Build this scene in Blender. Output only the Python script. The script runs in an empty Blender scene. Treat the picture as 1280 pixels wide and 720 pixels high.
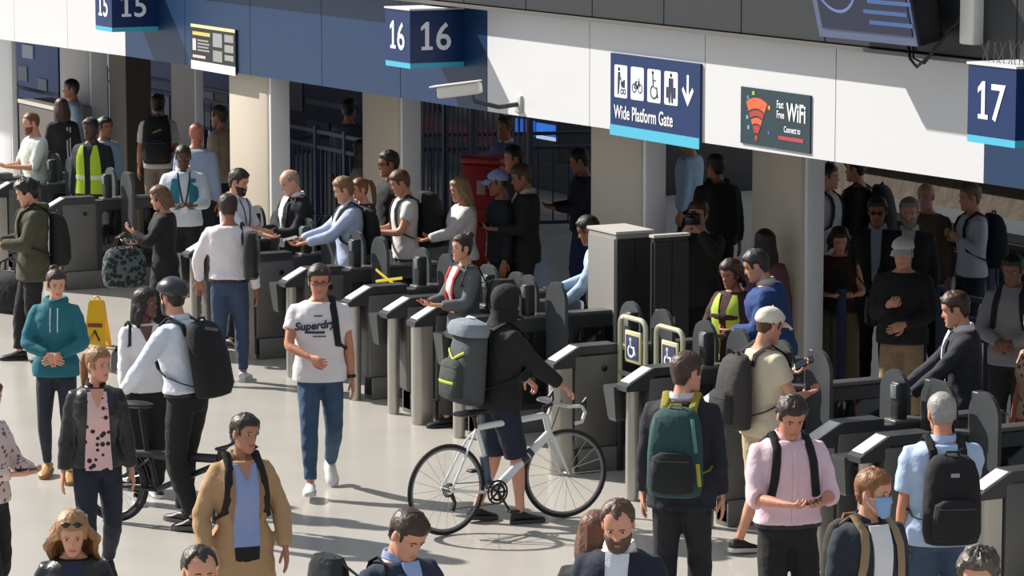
import bpy, math, random
import numpy as np
from mathutils import Vector, Matrix
random.seed(7)
rng = np.random.RandomState(11)
C = bpy.context.scene.collection

# ------------------------------------------------------------------ camera
EYE = 5.2
FPX = 4190.0
TILT = math.atan(588.0 / FPX)
cam_data = bpy.data.cameras.new('camera')
cam_data.lens = FPX / 1280 * 36.0
cam_data.sensor_width = 36.0
cam_data.clip_end = 400
cam = bpy.data.objects.new('camera', cam_data)
C.objects.link(cam)
cam.location = (0, 0, EYE)
cam.rotation_euler = (math.pi / 2 - TILT, 0, 0)
bpy.context.scene.camera = cam

# ------------------------------------------------------------------ world, sun, exposure
world = bpy.data.worlds.new('hall_daylight')
bpy.context.scene.world = world
world.use_nodes = True
bg = world.node_tree.nodes['Background']
bg.inputs[0].default_value = (0.80, 0.90, 1.0, 1)
bg.inputs[1].default_value = 0.37
sun_data = bpy.data.lights.new('sun', 'SUN')
sun_data.energy = 5.2
sun_data.angle = math.radians(0.9)
sun_data.color = (1.0, 0.945, 0.87)
sun = bpy.data.objects.new('sun', sun_data)
C.objects.link(sun)
SUN_EL = math.radians(37)
SUN_H = Vector((0.86, -0.51, 0)).normalized()
SUN_L = Vector((SUN_H.x * math.cos(SUN_EL), SUN_H.y * math.cos(SUN_EL), -math.sin(SUN_EL)))
sun.rotation_euler = SUN_L.to_track_quat('-Z', 'Y').to_euler()
vs = bpy.context.scene.view_settings
vs.view_transform = 'Standard'
vs.look = 'None'
vs.gamma = 1
vs.exposure = 0.52
vs.use_curve_mapping = False

# ------------------------------------------------------------------ measuring the place from the lens
def ray(px, py):
    x = (px - 640) / FPX
    y = -(py - 360) / FPX
    return np.array([x, math.cos(TILT) + y * math.sin(TILT), -math.sin(TILT) + y * math.cos(TILT)])

def at(px, py, Z=0.0):
    d = ray(px, py)
    return np.array([0, 0, EYE]) + (Z - EYE) / d[2] * d

ANG = math.radians(27.5)
UU = np.array([math.sin(ANG), -math.cos(ANG), 0.0])      # along the gate line, to the near right
VV = np.array([math.cos(ANG), math.sin(ANG), 0.0])       # through the gates to the platforms
OO = at(790, 625)
ROT = math.atan2(UU[1], UU[0])                           # rotation that turns local x to u and local y to v

def S(u, v, z=0.0):
    return OO + u * UU + v * VV + np.array([0, 0, z])

def on_v(px, py, v):
    d = ray(px, py)
    c = np.array([0, 0, EYE])
    P = c + ((OO + VV * v - c) @ VV) / (d @ VV) * d
    return (P - OO) @ UU, P[2]

# ------------------------------------------------------------------ materials
MATS = {}
def lin(c):
    c = c / 255.0
    return c / 12.92 if c <= 0.04045 else ((c + 0.055) / 1.055) ** 2.4
def col(rgb):
    return (lin(rgb[0]), lin(rgb[1]), lin(rgb[2]), 1)

def mat(name, rgb, rough=0.6, metal=0.0, bump=0.0, scale=20.0, vary=0.0, coat=0.0, detail=3.0):
    key = (name, tuple(rgb), rough, metal, bump, scale, vary)
    if key in MATS:
        return MATS[key]
    m = bpy.data.materials.new(name)
    m.use_nodes = True
    nt = m.node_tree
    b = nt.nodes['Principled BSDF']
    b.inputs['Base Color'].default_value = col(rgb)
    b.inputs['Roughness'].default_value = rough
    b.inputs['Metallic'].default_value = metal
    if coat:
        b.inputs['Coat Weight'].default_value = coat
    if bump or vary:
        tc = nt.nodes.new('ShaderNodeTexCoord')
        n = nt.nodes.new('ShaderNodeTexNoise')
        n.inputs['Scale'].default_value = scale
        n.inputs['Detail'].default_value = detail
        nt.links.new(tc.outputs['Object'], n.inputs['Vector'])
        if bump:
            bp = nt.nodes.new('ShaderNodeBump')
            bp.inputs['Strength'].default_value = min(1.0, bump)
            bp.inputs['Distance'].default_value = 0.03
            nt.links.new(n.outputs['Fac'], bp.inputs['Height'])
            nt.links.new(bp.outputs['Normal'], b.inputs['Normal'])
        if vary:
            mx = nt.nodes.new('ShaderNodeMix')
            mx.data_type = 'RGBA'
            c = col(rgb)
            mx.inputs['A'].default_value = tuple(x * (1 - vary) for x in c[:3]) + (1,)
            mx.inputs['B'].default_value = tuple(min(1, x * (1 + vary)) for x in c[:3]) + (1,)
            nt.links.new(n.outputs['Fac'], mx.inputs['Factor'])
            nt.links.new(mx.outputs['Result'], b.inputs['Base Color'])
    MATS[key] = m
    return m

def cloth(rgb): return mat('cloth', rgb, 0.85, 0, 0.55, 9.0, 0.08)
def denim(rgb): return mat('denim', rgb, 0.85, 0, 0.5, 10.0, 0.25)
def leather(rgb): return mat('leather', rgb, 0.38, 0, 0.6, 11.0, 0.1)
def skinm(rgb): return mat('skin', rgb, 0.5, 0, 0.0, 20, 0.05)
def hairm(rgb): return mat('hair', rgb, 0.5, 0, 0.35, 34.0, 0.3)
def plain(rgb, r=0.5): return mat('paint', rgb, r)
def steel(rgb=(170, 168, 164), r=0.3): return mat('steel', rgb, r, 0.85, 0.0, 20, 0.05)

def emit(name, rgb, strength):
    m = bpy.data.materials.new(name)
    m.use_nodes = True
    b = m.node_tree.nodes['Principled BSDF']
    b.inputs['Base Color'].default_value = col(rgb)
    b.inputs['Emission Color'].default_value = col(rgb)
    b.inputs['Emission Strength'].default_value = strength
    return m

def spotted(name, base, spot, scale, thr):
    key = (name, base, spot)
    if key in MATS: return MATS[key]
    m = mat(name + '_cloth', base, 0.85, 0, 0.4, 9.0)
    nt = m.node_tree
    b = nt.nodes['Principled BSDF']
    tc = nt.nodes.new('ShaderNodeTexCoord')
    vo = nt.nodes.new('ShaderNodeTexVoronoi')
    vo.inputs['Scale'].default_value = scale
    nt.links.new(tc.outputs['Object'], vo.inputs['Vector'])
    lt = nt.nodes.new('ShaderNodeMath'); lt.operation = 'LESS_THAN'; lt.inputs[1].default_value = thr
    nt.links.new(vo.outputs['Distance'], lt.inputs[0])
    mx = nt.nodes.new('ShaderNodeMix'); mx.data_type = 'RGBA'
    mx.inputs['A'].default_value = col(base); mx.inputs['B'].default_value = col(spot)
    nt.links.new(lt.outputs[0], mx.inputs['Factor'])
    nt.links.new(mx.outputs['Result'], b.inputs['Base Color'])
    MATS[key] = m
    return m

# ------------------------------------------------------------------ mesh collector
class MB:
    def __init__(s):
        s.v = []; s.f = []; s.m = []; s.n = 0
    def add(s, verts, faces, mi=0):
        verts = np.asarray(verts, float)
        s.v.append(verts)
        for f in faces:
            s.f.append([i + s.n for i in f]); s.m.append(mi)
        s.n += len(verts)
        return s
    def loft(s, rings, mi=0, cap=True):
        n = len(rings[0]); k = len(rings)
        V = np.concatenate(rings)
        F = []
        for i in range(k - 1):
            for j in range(n):
                a = i * n + j; b = i * n + (j + 1) % n
                F.append((a, b, b + n, a + n))
        if cap:
            F.append(tuple(range(n - 1, -1, -1)))
            F.append(tuple((k - 1) * n + j for j in range(n)))
        return s.add(V, F, mi)
    def tube(s, path, radii, n=8, mi=0, flat=None, up=None):
        P = np.asarray(path, float); k = len(P)
        if np.isscalar(radii): radii = [radii] * k
        T = np.gradient(P, axis=0)
        T /= np.linalg.norm(T, axis=1)[:, None] + 1e-9
        ref = np.array(up if up is not None else ([0, 0, 1] if abs(T[0][2]) < 0.9 else [0, 1, 0]), float)
        x = np.cross(ref, T[0]); x /= np.linalg.norm(x) + 1e-9
        rings = []
        for i in range(k):
            x = x - T[i] * (x @ T[i]); x /= np.linalg.norm(x) + 1e-9
            y = np.cross(T[i], x)
            a = np.linspace(0, 2 * math.pi, n, endpoint=False)
            r = radii[i]
            ra, rb = (r if not np.isscalar(r) else (r, r))
            rings.append(P[i] + np.outer(np.cos(a) * ra, x) + np.outer(np.sin(a) * rb, y))
        return s.loft(rings, mi)
    def box(s, c, d, mi=0, bev=0.0, rz=0.0):
        cx, cy, cz = c; dx, dy, dz = d[0] / 2, d[1] / 2, d[2] / 2
        b = min(bev, dx * .9, dy * .9, dz * .9)
        if b <= 0:
            V = np.array([(x * dx, y * dy, z * dz) for z in (-1, 1) for y in (-1, 1) for x in (-1, 1)])
            F = [(0, 2, 3, 1), (4, 5, 7, 6), (0, 1, 5, 4), (2, 6, 7, 3), (0, 4, 6, 2), (1, 3, 7, 5)]
            V = rotz(V, rz) + np.array(c)
            return s.add(V, F, mi)
        rings = []
        def rr(x, y, z, q):
            P = []
            for sx, sy, a0 in ((1, 1, 0), (-1, 1, 90), (-1, -1, 180), (1, -1, 270)):
                for t in (0, 45, 90):
                    a = math.radians(a0 + t)
                    P.append((sx * (x - q) + q * math.cos(a), sy * (y - q) + q * math.sin(a), z))
            return np.array(P)
        e = b * 0.3
        rings = [rr(dx - b, dy - b, -dz, e), rr(dx - e, dy - e, -dz + e, b), rr(dx, dy, -dz + b, b),
                 rr(dx, dy, dz - b, b), rr(dx - e, dy - e, dz - e, b), rr(dx - b, dy - b, dz, e)]
        rings = [rotz(r, rz) + np.array(c) for r in rings]
        return s.loft(rings, mi)
    def ball(s, c, r, mi=0, nu=10, nv=7):
        rx, ry, rz_ = (r, r, r) if np.isscalar(r) else r
        rings = []
        for i in range(nv):
            t = math.pi * (i + 0.35) / (nv - 0.3)
            a = np.linspace(0, 2 * math.pi, nu, endpoint=False)
            rings.append(np.stack([c[0] + rx * math.sin(t) * np.cos(a), c[1] + ry * math.sin(t) * np.sin(a),
                                   np.full(nu, c[2] - rz_ * math.cos(t))], 1))
        return s.loft(rings, mi)
    def prism(s, poly, y0, y1, mi=0):
        """outline in x,z pulled along y"""
        P = np.array(poly, float); n = len(P)
        a = np.stack([P[:, 0], np.full(n, y0), P[:, 1]], 1); b = np.stack([P[:, 0], np.full(n, y1), P[:, 1]], 1)
        return s.loft([a, b], mi)
    def ring(s, c, R, r, axis='y', n=40, k=8, mi=0, a0=0, a1=360, rb=None):
        closed = abs(a1 - a0) >= 360
        A = np.radians(np.linspace(a0, a1, n, endpoint=not closed))
        B = np.linspace(0, 2 * math.pi, k, endpoint=False)
        rb = rb or r
        V = []
        for a in A:
            for b in B:
                q = R + r * math.cos(b); w = rb * math.sin(b)
                p = {'y': (q * math.cos(a), w, q * math.sin(a)), 'z': (q * math.cos(a), q * math.sin(a), w), 'x': (w, q * math.cos(a), q * math.sin(a))}[axis]
                V.append(p)
        V = np.array(V) + np.array(c)
        F = []
        for i in range(n if closed else n - 1):
            for j in range(k):
                i2 = (i + 1) % n; j2 = (j + 1) % k
                F.append((i * k + j, i2 * k + j, i2 * k + j2, i * k + j2))
        if not closed:
            F.append(tuple(range(k))); F.append(tuple((n - 1) * k + j for j in range(k - 1, -1, -1)))
        return s.add(V, F, mi)
    def arrays(s):
        return (np.concatenate(s.v) if s.v else np.zeros((0, 3))), s.f, s.m
    def merge(s, other, mi=None):
        V, F, M = other.arrays()
        base = s.n
        s.v.append(V)
        for f, m in zip(F, M):
            s.f.append([i + base for i in f]); s.m.append(m if mi is None else mi)
        s.n += len(V)
        return s

def rotz(V, a):
    if not a: return np.asarray(V, float)
    c, s_ = math.cos(a), math.sin(a)
    V = np.asarray(V, float)
    return np.stack([V[:, 0] * c - V[:, 1] * s_, V[:, 0] * s_ + V[:, 1] * c, V[:, 2]], 1)

def link(name, data, parent=None, loc=None, rz=None):
    o = bpy.data.objects.new(name, data)
    C.objects.link(o)
    if parent is not None: o.parent = parent
    if loc is not None: o.location = tuple(float(x) for x in loc)
    if rz is not None: o.rotation_euler = (0, 0, rz)
    return o

def make(name, mb, mats, parent=None, loc=None, rz=None, smooth=True):
    V, F, M = mb.arrays()
    me = bpy.data.meshes.new(name)
    me.from_pydata(V.tolist(), [], F)
    if not isinstance(mats, (list, tuple)): mats = [mats]
    for m in mats: me.materials.append(m)
    if len(mats) > 1:
        me.polygons.foreach_set('material_index', np.array(M, dtype=np.int32))
    import bmesh
    bm = bmesh.new(); bm.from_mesh(me); bmesh.ops.recalc_face_normals(bm, faces=bm.faces[:]); bm.to_mesh(me); bm.free()
    if smooth:
        me.polygons.foreach_set('use_smooth', np.ones(len(me.polygons), dtype=bool))
        me.set_sharp_from_angle(angle=math.radians(42))
    return link(name, me, parent, loc, rz)

def thing(name, label, cat, loc=(0, 0, 0), rz=0.0, group=None):
    o = link(name, None, None, loc, rz)
    o['label'] = label; o['category'] = cat
    if group: o['group'] = group
    return o

def tag(o, label, cat, group=None):
    o['label'] = label; o['category'] = cat
    if group: o['group'] = group
    return o

def struct(o):
    o['kind'] = 'structure'
    return o

def dup(root, loc, rz, label=None, group=None):
    r = root.copy(); C.objects.link(r); r.location = tuple(float(x) for x in loc); r.rotation_euler = (0, 0, rz)
    if label: r['label'] = label
    if group: r['group'] = group
    for ch in list(root.children):
        c = ch.copy(); C.objects.link(c); c.parent = r
        for g in list(ch.children):
            d = g.copy(); C.objects.link(d); d.parent = c
    return r

# a side scene that bakes voxel remeshing and text outlines into plain meshes
bake = bpy.data.scenes.new('bake')
bake_empty = bpy.data.meshes.new('bake_work')
bake_ob = bpy.data.objects.new('bake_work', bake_empty)
bake.collection.objects.link(bake_ob)
md_r = bake_ob.modifiers.new('r', 'REMESH'); md_r.mode = 'VOXEL'
md_s = bake_ob.modifiers.new('s', 'SMOOTH'); md_s.factor = 0.5

def weld(mb, voxel, smooth=3):
    V, F, M = mb.arrays()
    me = bpy.data.meshes.new('w'); me.from_pydata(V.tolist(), [], F)
    import bmesh
    bm = bmesh.new(); bm.from_mesh(me); bmesh.ops.recalc_face_normals(bm, faces=bm.faces[:]); bm.to_mesh(me); bm.free()
    bake_ob.data = me
    md_r.voxel_size = voxel; md_s.iterations = smooth; md_s.show_viewport = smooth > 0
    bake.view_layers[0].update()
    dg = bake.view_layers[0].depsgraph
    ev = bake_ob.evaluated_get(dg)
    em = ev.data
    n = len(em.vertices)
    co = np.empty(n * 3); em.vertices.foreach_get('co', co)
    nl = len(em.loops); li = np.empty(nl, dtype=np.int32); em.loops.foreach_get('vertex_index', li)
    ls = np.empty(len(em.polygons), dtype=np.int32); em.polygons.foreach_get('loop_start', ls)
    lt = np.empty(len(em.polygons), dtype=np.int32); em.polygons.foreach_get('loop_total', lt)
    faces = [li[a:a + b].tolist() for a, b in zip(ls, lt)]
    bake_ob.data = bake_empty
    bpy.data.meshes.remove(me)
    out = MB(); out.add(co.reshape(-1, 3), faces)
    return out

def text_mesh(txt, size, extrude=0.0, shear=0.0, align='LEFT', space=1.0, bold=0.0):
    cu = bpy.data.curves.new('t', 'FONT')
    cu.body = txt; cu.size = size; cu.extrude = extrude; cu.shear = shear; cu.align_x = align
    cu.space_character = space; cu.offset = bold; cu.resolution_u = 3
    ob = bpy.data.objects.new('t', cu)
    bake.collection.objects.link(ob)
    bake.view_layers[0].update()
    dg = bake.view_layers[0].depsgraph
    me = bpy.data.meshes.new_from_object(ob.evaluated_get(dg), depsgraph=dg)
    V = np.empty(len(me.vertices) * 3); me.vertices.foreach_get('co', V); V = V.reshape(-1, 3)
    F = [list(p.vertices) for p in me.polygons]
    bpy.data.objects.remove(ob); bpy.data.curves.remove(cu); bpy.data.meshes.remove(me)
    return V, F
# ------------------------------------------------------------------ people
HZ = np.array([-.120, -.113, -.100, -.086, -.074, -.066, -.058, -.050, -.042, -.034, -.026, -.016, -.006, .004, .014, .026, .040, .055, .070, .085, .098, .109, .117, .121])
def _prof(pts):
    p = np.array(pts)
    return lambda z: np.interp(z, p[:, 0], p[:, 1])
hw = _prof([(-.12, .020), (-.113, .034), (-.1, .048), (-.08, .057), (-.05, .064), (-.02, .069), (0, .072), (.03, .076), (.06, .075), (.085, .066), (.105, .046), (.117, .024), (.121, .008)])
hf = _prof([(-.12, .074), (-.113, .086), (-.1, .091), (-.08, .090), (-.05, .089), (-.02, .088), (0, .087), (.03, .093), (.06, .088), (.085, .073), (.105, .048), (.117, .022), (.121, .008)])
hb = _prof([(-.12, .03), (-.113, .005), (-.1, -.02), (-.08, -.05), (-.05, -.07), (-.02, -.083), (0, -.091), (.03, -.098), (.06, -.096), (.085, -.084), (.105, -.060), (.117, -.030), (.121, -.010)])
NA = 36
HA = np.linspace(0, 2 * math.pi, NA, endpoint=False)      # 0 = front (+y)
def _head_grid():
    V = np.zeros((len(HZ), NA, 3))
    for i, z in enumerate(HZ):
        w, yf, yb = hw(z), hf(z), hb(z)
        c = (yf + yb) / 2; d = (yf - yb) / 2
        sx = np.sign(np.sin(HA)) * np.abs(np.sin(HA)) ** .9; sy = np.sign(np.cos(HA)) * np.abs(np.cos(HA)) ** .9
        V[i, :, 0] = w * sx; V[i, :, 1] = c + d * sy; V[i, :, 2] = z
    return V
HEAD0 = _head_grid()
def _face(V):
    V = V.copy()
    x, y, z = V[..., 0], V[..., 1], V[..., 2]
    front = y > .03
    g = lambda cx, cz, sx, sz: np.exp(-((x - cx) / sx) ** 2 - ((z - cz) / sz) ** 2) * front
    nose = np.exp(-(x / .012) ** 2) * np.interp(z, [-.046, -.036, -.028, 0, .012], [0, .020, .024, .006, 0]) * front
    y = y + nose + .006 * g(0, -.068, .022, .008) - .006 * g(0, -.080, .02, .005) + .006 * g(0, -.1, .02, .012)
    y = y - .011 * (g(.031, .002, .016, .011) + g(-.031, .002, .016, .011)) + .004 * (g(.03, .022, .02, .006) + g(-.03, .022, .02, .006))
    V[..., 1] = y
    return V
HEADV = _face(HEAD0)
HN = HEAD0 - np.array([0, 0, 0]) ; HN = HN - np.array([0, -.003, 0]); HN[..., 2] *= .8
HN = HN / np.linalg.norm(HN, axis=2)[..., None]

def grid_faces(k, n, keep=None):
    F = []
    for i in range(k - 1):
        for j in range(n):
            a = (i, j); b = (i, (j + 1) % n); c = (i + 1, (j + 1) % n); d = (i + 1, j)
            if keep is None or any(keep[p] for p in (a, b, c, d)):
                F.append(tuple(p[0] * n + p[1] for p in (a, b, c, d)))
    return F

def shell(mask, thick, base=-.004, noise=0.0, closed_top=True, src=None):
    """part of the head's surface lifted off it: hair caps, beards, caps, hoods"""
    t = np.where(mask > 0, np.minimum(1, mask) * thick, 0) + base * (mask <= 0.3)
    V = (HEAD0 if src is None else src) + HN * (t + noise * rng.randn(*t.shape) * (mask > .6))[..., None]
    keep = mask > 0
    V = V.reshape(-1, 3)
    F = grid_faces(len(HZ), NA, keep)
    if closed_top and keep[-1].any():
        F.append(tuple((len(HZ) - 1) * NA + j for j in range(NA)))
    used = sorted({i for f in F for i in f}); mp = {u: i for i, u in enumerate(used)}
    return V[used], [[mp[i] for i in f] for f in F]

AZ = np.abs(np.where(HA > math.pi, HA - 2 * math.pi, HA)) * 180 / math.pi
def hairline(front=.066, side=.022, nape=-.075, temple=-.012, recede=0.0):
    h = np.interp(AZ, [0, 18, 36, 58, 70, 78, 98, 112, 140, 180], [front, front + recede, front + recede * 1.3, front - .02 + recede, temple + recede, side, side, -.03, nape, nape])
    return np.clip((HZ[:, None] - h[None, :]) / .016, 0, 1)

SMALL = dict(sit=0)
def axis_rot(ax, a):
    return np.array(Matrix.Rotation(a, 3, ax))

MT = [(.86, .13, .10, 0), (.90, .162, .110, -.005), (.97, .165, .110, -.005), (1.06, .152, .102, 0), (1.16, .158, .108, .004), (1.27, .176, .118, .004), (1.36, .182, .113, 0), (1.42, .160, .096, -.01), (1.465, .105, .078, -.015), (1.495, .062, .064, -.015)]
FT = [(.86, .13, .10, 0), (.90, .168, .110, -.01), (.97, .162, .106, -.01), (1.07, .128, .090, 0), (1.16, .134, .098, .005), (1.27, .152, .124, .014), (1.35, .156, .110, .005), (1.42, .140, .088, -.01), (1.465, .090, .068, -.015), (1.495, .054, .056, -.015)]

def ell(w, d, yo, z, n=20, p=2.3):
    a = np.linspace(0, 2 * math.pi, n, endpoint=False)
    c, s_ = np.cos(a), np.sin(a)
    return np.stack([w * np.sign(c) * np.abs(c) ** (2 / p), yo + d * np.sign(s_) * np.abs(s_) ** (2 / p), np.full(n, z)], 1)

def ik(S0, W, l1, l2, pole):
    d = W - S0; L = np.linalg.norm(d)
    if L > (l1 + l2) * .995:
        W = S0 + d / L * (l1 + l2) * .995; d = W - S0; L = np.linalg.norm(d)
    u = d / L
    a = (l1 * l1 - l2 * l2 + L * L) / (2 * L)
    h = math.sqrt(max(l1 * l1 - a * a, 0))
    p = pole - u * (pole @ u); p /= np.linalg.norm(p) + 1e-9
    return S0 + u * a + p * h, W

ARMS = {   # wrist for the right arm (x out, y forward, z up), elbow pole, hand curl, palm normal
    'hang': ((.245, .03, .835), (.5, -1, 0), .5, (-1, 0, 0)),
    'fore': ((.23, .22, .88), (.4, -1, -.3), .6, (-1, 0, 0)),
    'aft': ((.25, -.16, .86), (.5, -1, 0), .6, (-1, 0, 0)),
    'phone': ((.10, .31, 1.14), (.7, -.4, -1), 1.0, (-.3, -.3, 1)),
    'phonehigh': ((.10, .31, 1.27), (.7, -.3, -1), 1.0, (-.3, -.6, .8)),
    'offer': ((.16, .44, 1.14), (.6, -.4, -1), .8, (-.2, 0, 1)),
    'belly': ((.04, .21, 1.06), (1, -.2, -.5), .7, (0, -1, 0)),
    'fist': ((.07, .27, 1.07), (1, -.3, -.6), 1.5, (-.6, -.6, 0)),
    'pocket': ((.255, .10, .90), (1.0, -1, .3), .4, (-1, 0, 0)),
    'reach': ((.20, .42, 1.02), (.5, -.3, -1), .6, (0, 0, -1)),
    'bars': ((.26, .40, .98), (.6, -.4, -1), 1.3, (0, 0, -1)),
    'camera': ((.07, .19, 1.50), (.8, .1, -1), 1.1, (-.6, -.5, .3)),
    'strap': ((.13, .18, 1.26), (.8, -.2, -1), 1.4, (-.2, -1, 0)),
    'saddle': ((.34, .30, .98), (.6, -.6, .2), .8, (0, 0, -1)),
}

def hand_mesh(out, W, d, pn, curl, k, side):
    """palm, four bent fingers of unequal length and a thumb, growing from the wrist"""
    d = d / np.linalg.norm(d)
    pn = pn - d * (pn @ d)
    if np.linalg.norm(pn) < .05: pn = np.array([0, 0, 1.]) - d * d[2]
    pn /= np.linalg.norm(pn)
    xx = np.cross(d, pn) * (-side)              # towards the thumb for a right hand
    fr = np.stack([xx, d, pn], 1)
    def put(P): return (np.asarray(P) * k) @ fr.T + W
    rings = []
    for y, w, t in ((-.03, .024, .019), (0, .026, .018), (.03, .037, .017), (.065, .041, .015), (.088, .039, .012), (.094, .03, .006)):
        a = np.linspace(0, 2 * math.pi, 10, endpoint=False)
        rings.append(put(np.stack([np.cos(a) * w, np.full(10, y), np.sin(a) * t], 1)))
    out.loft(rings)
    for fx, L, o in ((.029, .068, .0), (.010, .076, .004), (-.010, .071, .002), (-.028, .056, -.006)):
        p = np.array([fx, .080 + o, 0.0]); a = curl * .35; pts = [p]; rad = [.0088]
        for q, seg in enumerate((.45, .32, .23)):
            p = p + np.array([0, math.cos(a), math.sin(a)]) * L * seg
            pts.append(p); rad.append((.0083, .0076, .0055)[q]); a += curl * .6
        out.tube(put(pts), [r * k for r in rad], 6)
    p = np.array([.026, .012, .004]); pts = [p]
    for dx, dy, dz in ((.026, .022, .008), (.012, .026, .006 + .010 * curl), (-.002, .022, .004 + .012 * curl)):
        p = p + np.array([dx, dy, dz]); pts.append(p)
    out.tube(put(pts), [.012 * k, .0105 * k, .0092 * k, .006 * k], 6)

def lim(P, radii, t0, t1, ease=0.0, n=10, rend=None):
    """tapered limb through three joints, from parameter t0 to t1 (0 root, 1 bend, 2 end)"""
    ts = np.unique(np.clip(np.array([t0, .12, .35, .6, .85, .95, 1.05, 1.2, 1.45, 1.7, 1.9, t1]), t0, t1))
    A, B, Cc = P
    pts = []
    for t in ts:
        if t <= 1: p = A + (B - A) * t
        else: p = B + (Cc - B) * (t - 1)
        if .85 <= t <= 1.15:                     # round the bend
            q = (A * .15 + B * .85) * .5 + (B * .85 + Cc * .15) * .5
            p = p * .6 + q * .4
        pts.append(p)
    rp = np.array(radii)
    rr = np.interp(ts, rp[:, 0], rp[:, 1]) + ease
    return pts, list(rr)

ARM_R = [(0, .053), (.3, .054), (.8, .043), (1, .042), (1.25, .044), (1.7, .033), (2, .027)]
LEG_R = [(0, .082), (.3, .083), (.8, .064), (1, .058), (1.3, .059), (1.7, .043), (2, .038)]

PEOPLE = []
def person(px, py, h, yaw, sex='m', skin=(196, 150, 125), hair=('short', (45, 32, 26)), top=('shirt', (200, 200, 205)), legs=('trousers', (28, 28, 34)),
           shoes=(25, 24, 26), arms=('hang', 'hang'), stance='stand', lean=0, pitch=0, hy=0, roll=0, label='', group=None, build=1.0, beard=None, extra=(), fine=None, dz=0.0):
    k = h / 1.75
    T0 = MT if sex == 'm' else FT
    head_k = 1.0 if sex == 'm' else .965
    ln = math.radians(lean)
    def bend(V):
        V = np.atleast_2d(np.asarray(V, float)).copy()
        a = ln * np.clip((V[:, 2] - .90) / .35, 0, 1) if True else 0
        y, z = V[:, 1].copy(), V[:, 2] - .95
        V[:, 1] = y * np.cos(a) + z * np.sin(a); V[:, 2] = .95 + z * np.cos(a) - y * np.sin(a)
        return V
    HP = bend([[0, -.012, 1.545]])[0]
    pr = math.radians(pitch); hyr = math.radians(hy); ro = math.radians(roll)
    Rh = axis_rot('Z', hyr) @ axis_rot('X', -pr) @ axis_rot('Y', ro)
    def headT(V):
        V = np.asarray(V, float).reshape(-1, 3) * head_k + np.array([0, .030, .083])
        return (HP + V @ Rh.T) * k
    topp = headT([[0, -.015, .128]])[0]
    rz = math.radians(yaw + 180)
    root = at(px, py, topp[2] + dz) - np.array([topp[0] * math.cos(rz) - topp[1] * math.sin(rz), topp[0] * math.sin(rz) + topp[1] * math.cos(rz), 0])
    root[2] = dz
    dist = root[1]
    vox = fine or (.0125 if dist < 27.5 else .0165 if dist < 32 else .021)
    e = thing('person', label, 'person', root, rz, group)
    # ---- arms
    sw = (.168 if sex == 'm' else .142) * (1 + (build - 1) * .6)
    AR = {}
    for side, sp in ((1, arms[0]), (-1, arms[1])):
        if isinstance(sp, str): W, pole, curl, pn = ARMS[sp]
        else: W, pole, curl, pn = (sp + (None,) * 4)[:4]; pole = pole or (.6, -.5, -1); curl = .7 if curl is None else curl; pn = pn or (-.4, -.2, .8)
        S0 = bend([[side * sw, -.01, 1.392]])[0]
        W = np.array([W[0] * side, W[1], W[2]], float)
        if W[2] > .95: W = bend([W])[0] if sp not in ('bars', 'reach', 'saddle') else W
        pole = np.array([pole[0] * side, pole[1], pole[2]], float)
        El, W = ik(S0, W, .285, .255, pole)
        AR[side] = (S0, El, W, curl, np.array([pn[0] * side, pn[1], pn[2]], float))
    # ---- legs
    st = {'stand': ((.10, .0, .08), (.10, .0, .08)), 'apart': ((.13, .05, .08), (.14, -.04, .08)), 'walk': ((.09, .27, .085), (.09, -.27, .17)), 'walkl': ((.09, -.27, .17), (.09, .27, .085)),
          'half': ((.10, .13, .08), (.10, -.13, .10)), 'halfl': ((.10, -.13, .10), (.10, .13, .08))}[stance] if isinstance(stance, str) else stance
    LG = {}
    for side, a in ((1, st[0]), (-1, st[1])):
        hip = np.array([side * .082, -.005, .905])
        an = np.array([a[0] * side, a[1], a[2]], float)
        kn, an = ik(hip, an, .425, .415, np.array([side * .12, 1, 0.]))
        LG[side] = (hip, kn, an)
    # ---- body: one continuous skin surface
    b = MB()
    shrink = .90
    b.loft([bend(ell(w * shrink * build, d * shrink * build, yo, z, 16)) for z, w, d, yo in T0])
    nr = .056 if sex == 'm' else .046
    b.tube([bend([[0, -.02, 1.43]])[0], bend([[0, -.014, 1.50]])[0], HP + Rh @ np.array([0, .012, .03]), HP + Rh @ np.array([0, .02, .075])], [nr * 1.15, nr, nr * .95, nr * .9], 12)
    for side in (1, -1):
        S0, El, W, curl, pn = AR[side]
        ps, rs = lim((S0, El, W), ARM_R, 0, 2, -.002 if sex == 'm' else -.008)
        b.tube(ps, rs, 10)
        hip, kn, an = LG[side]
        ps, rs = lim((hip, kn, an), LEG_R, 0, 2, -.004)
        b.tube(ps, rs, 10)
    b = weld(b, max(vox, .016), 3)
    bv, bf, _ = b.arrays()
    body = MB(); body.add(bv * k, bf, 0)
    HV = HEADV.reshape(-1, 3).copy()
    if sex == 'f': HV[:, 0] *= np.interp(HV[:, 2], [-.11, -.05, 0, .02], [.84, .91, .98, 1.0])
    hm = MB(); hm.add(HV, grid_faces(len(HZ), NA) + [tuple(range(NA - 1, -1, -1)), tuple((len(HZ) - 1) * NA + j for j in range(NA))])
    for f_i, f in enumerate(hm.f):               # lips
        c = HEADV.reshape(-1, 3)[f].mean(0)
        if -.075 < c[2] < -.060 and abs(c[0]) < .024 and c[1] > .06: hm.m[f_i] = 1
    for s_ in (1, -1):
        hm.ball((s_ * .076, -.006, -.008), (.009, .019, .031), 0, 8, 6)
        hm.ball((s_ * .031, .0725, .003), (.0125, .0095, .0068), 2, 8, 6)
        hm.ball((s_ * .031, .0805, .003), (.0062, .0032, .0060), 3, 6, 5)
    hv, hf_, hmi = hm.arrays()
    n0 = body.n
    body.v.append(headT(hv)); body.n += len(hv)
    for f, m in zip(hf_, hmi): body.f.append([i + n0 for i in f]); body.m.append(m)
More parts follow.
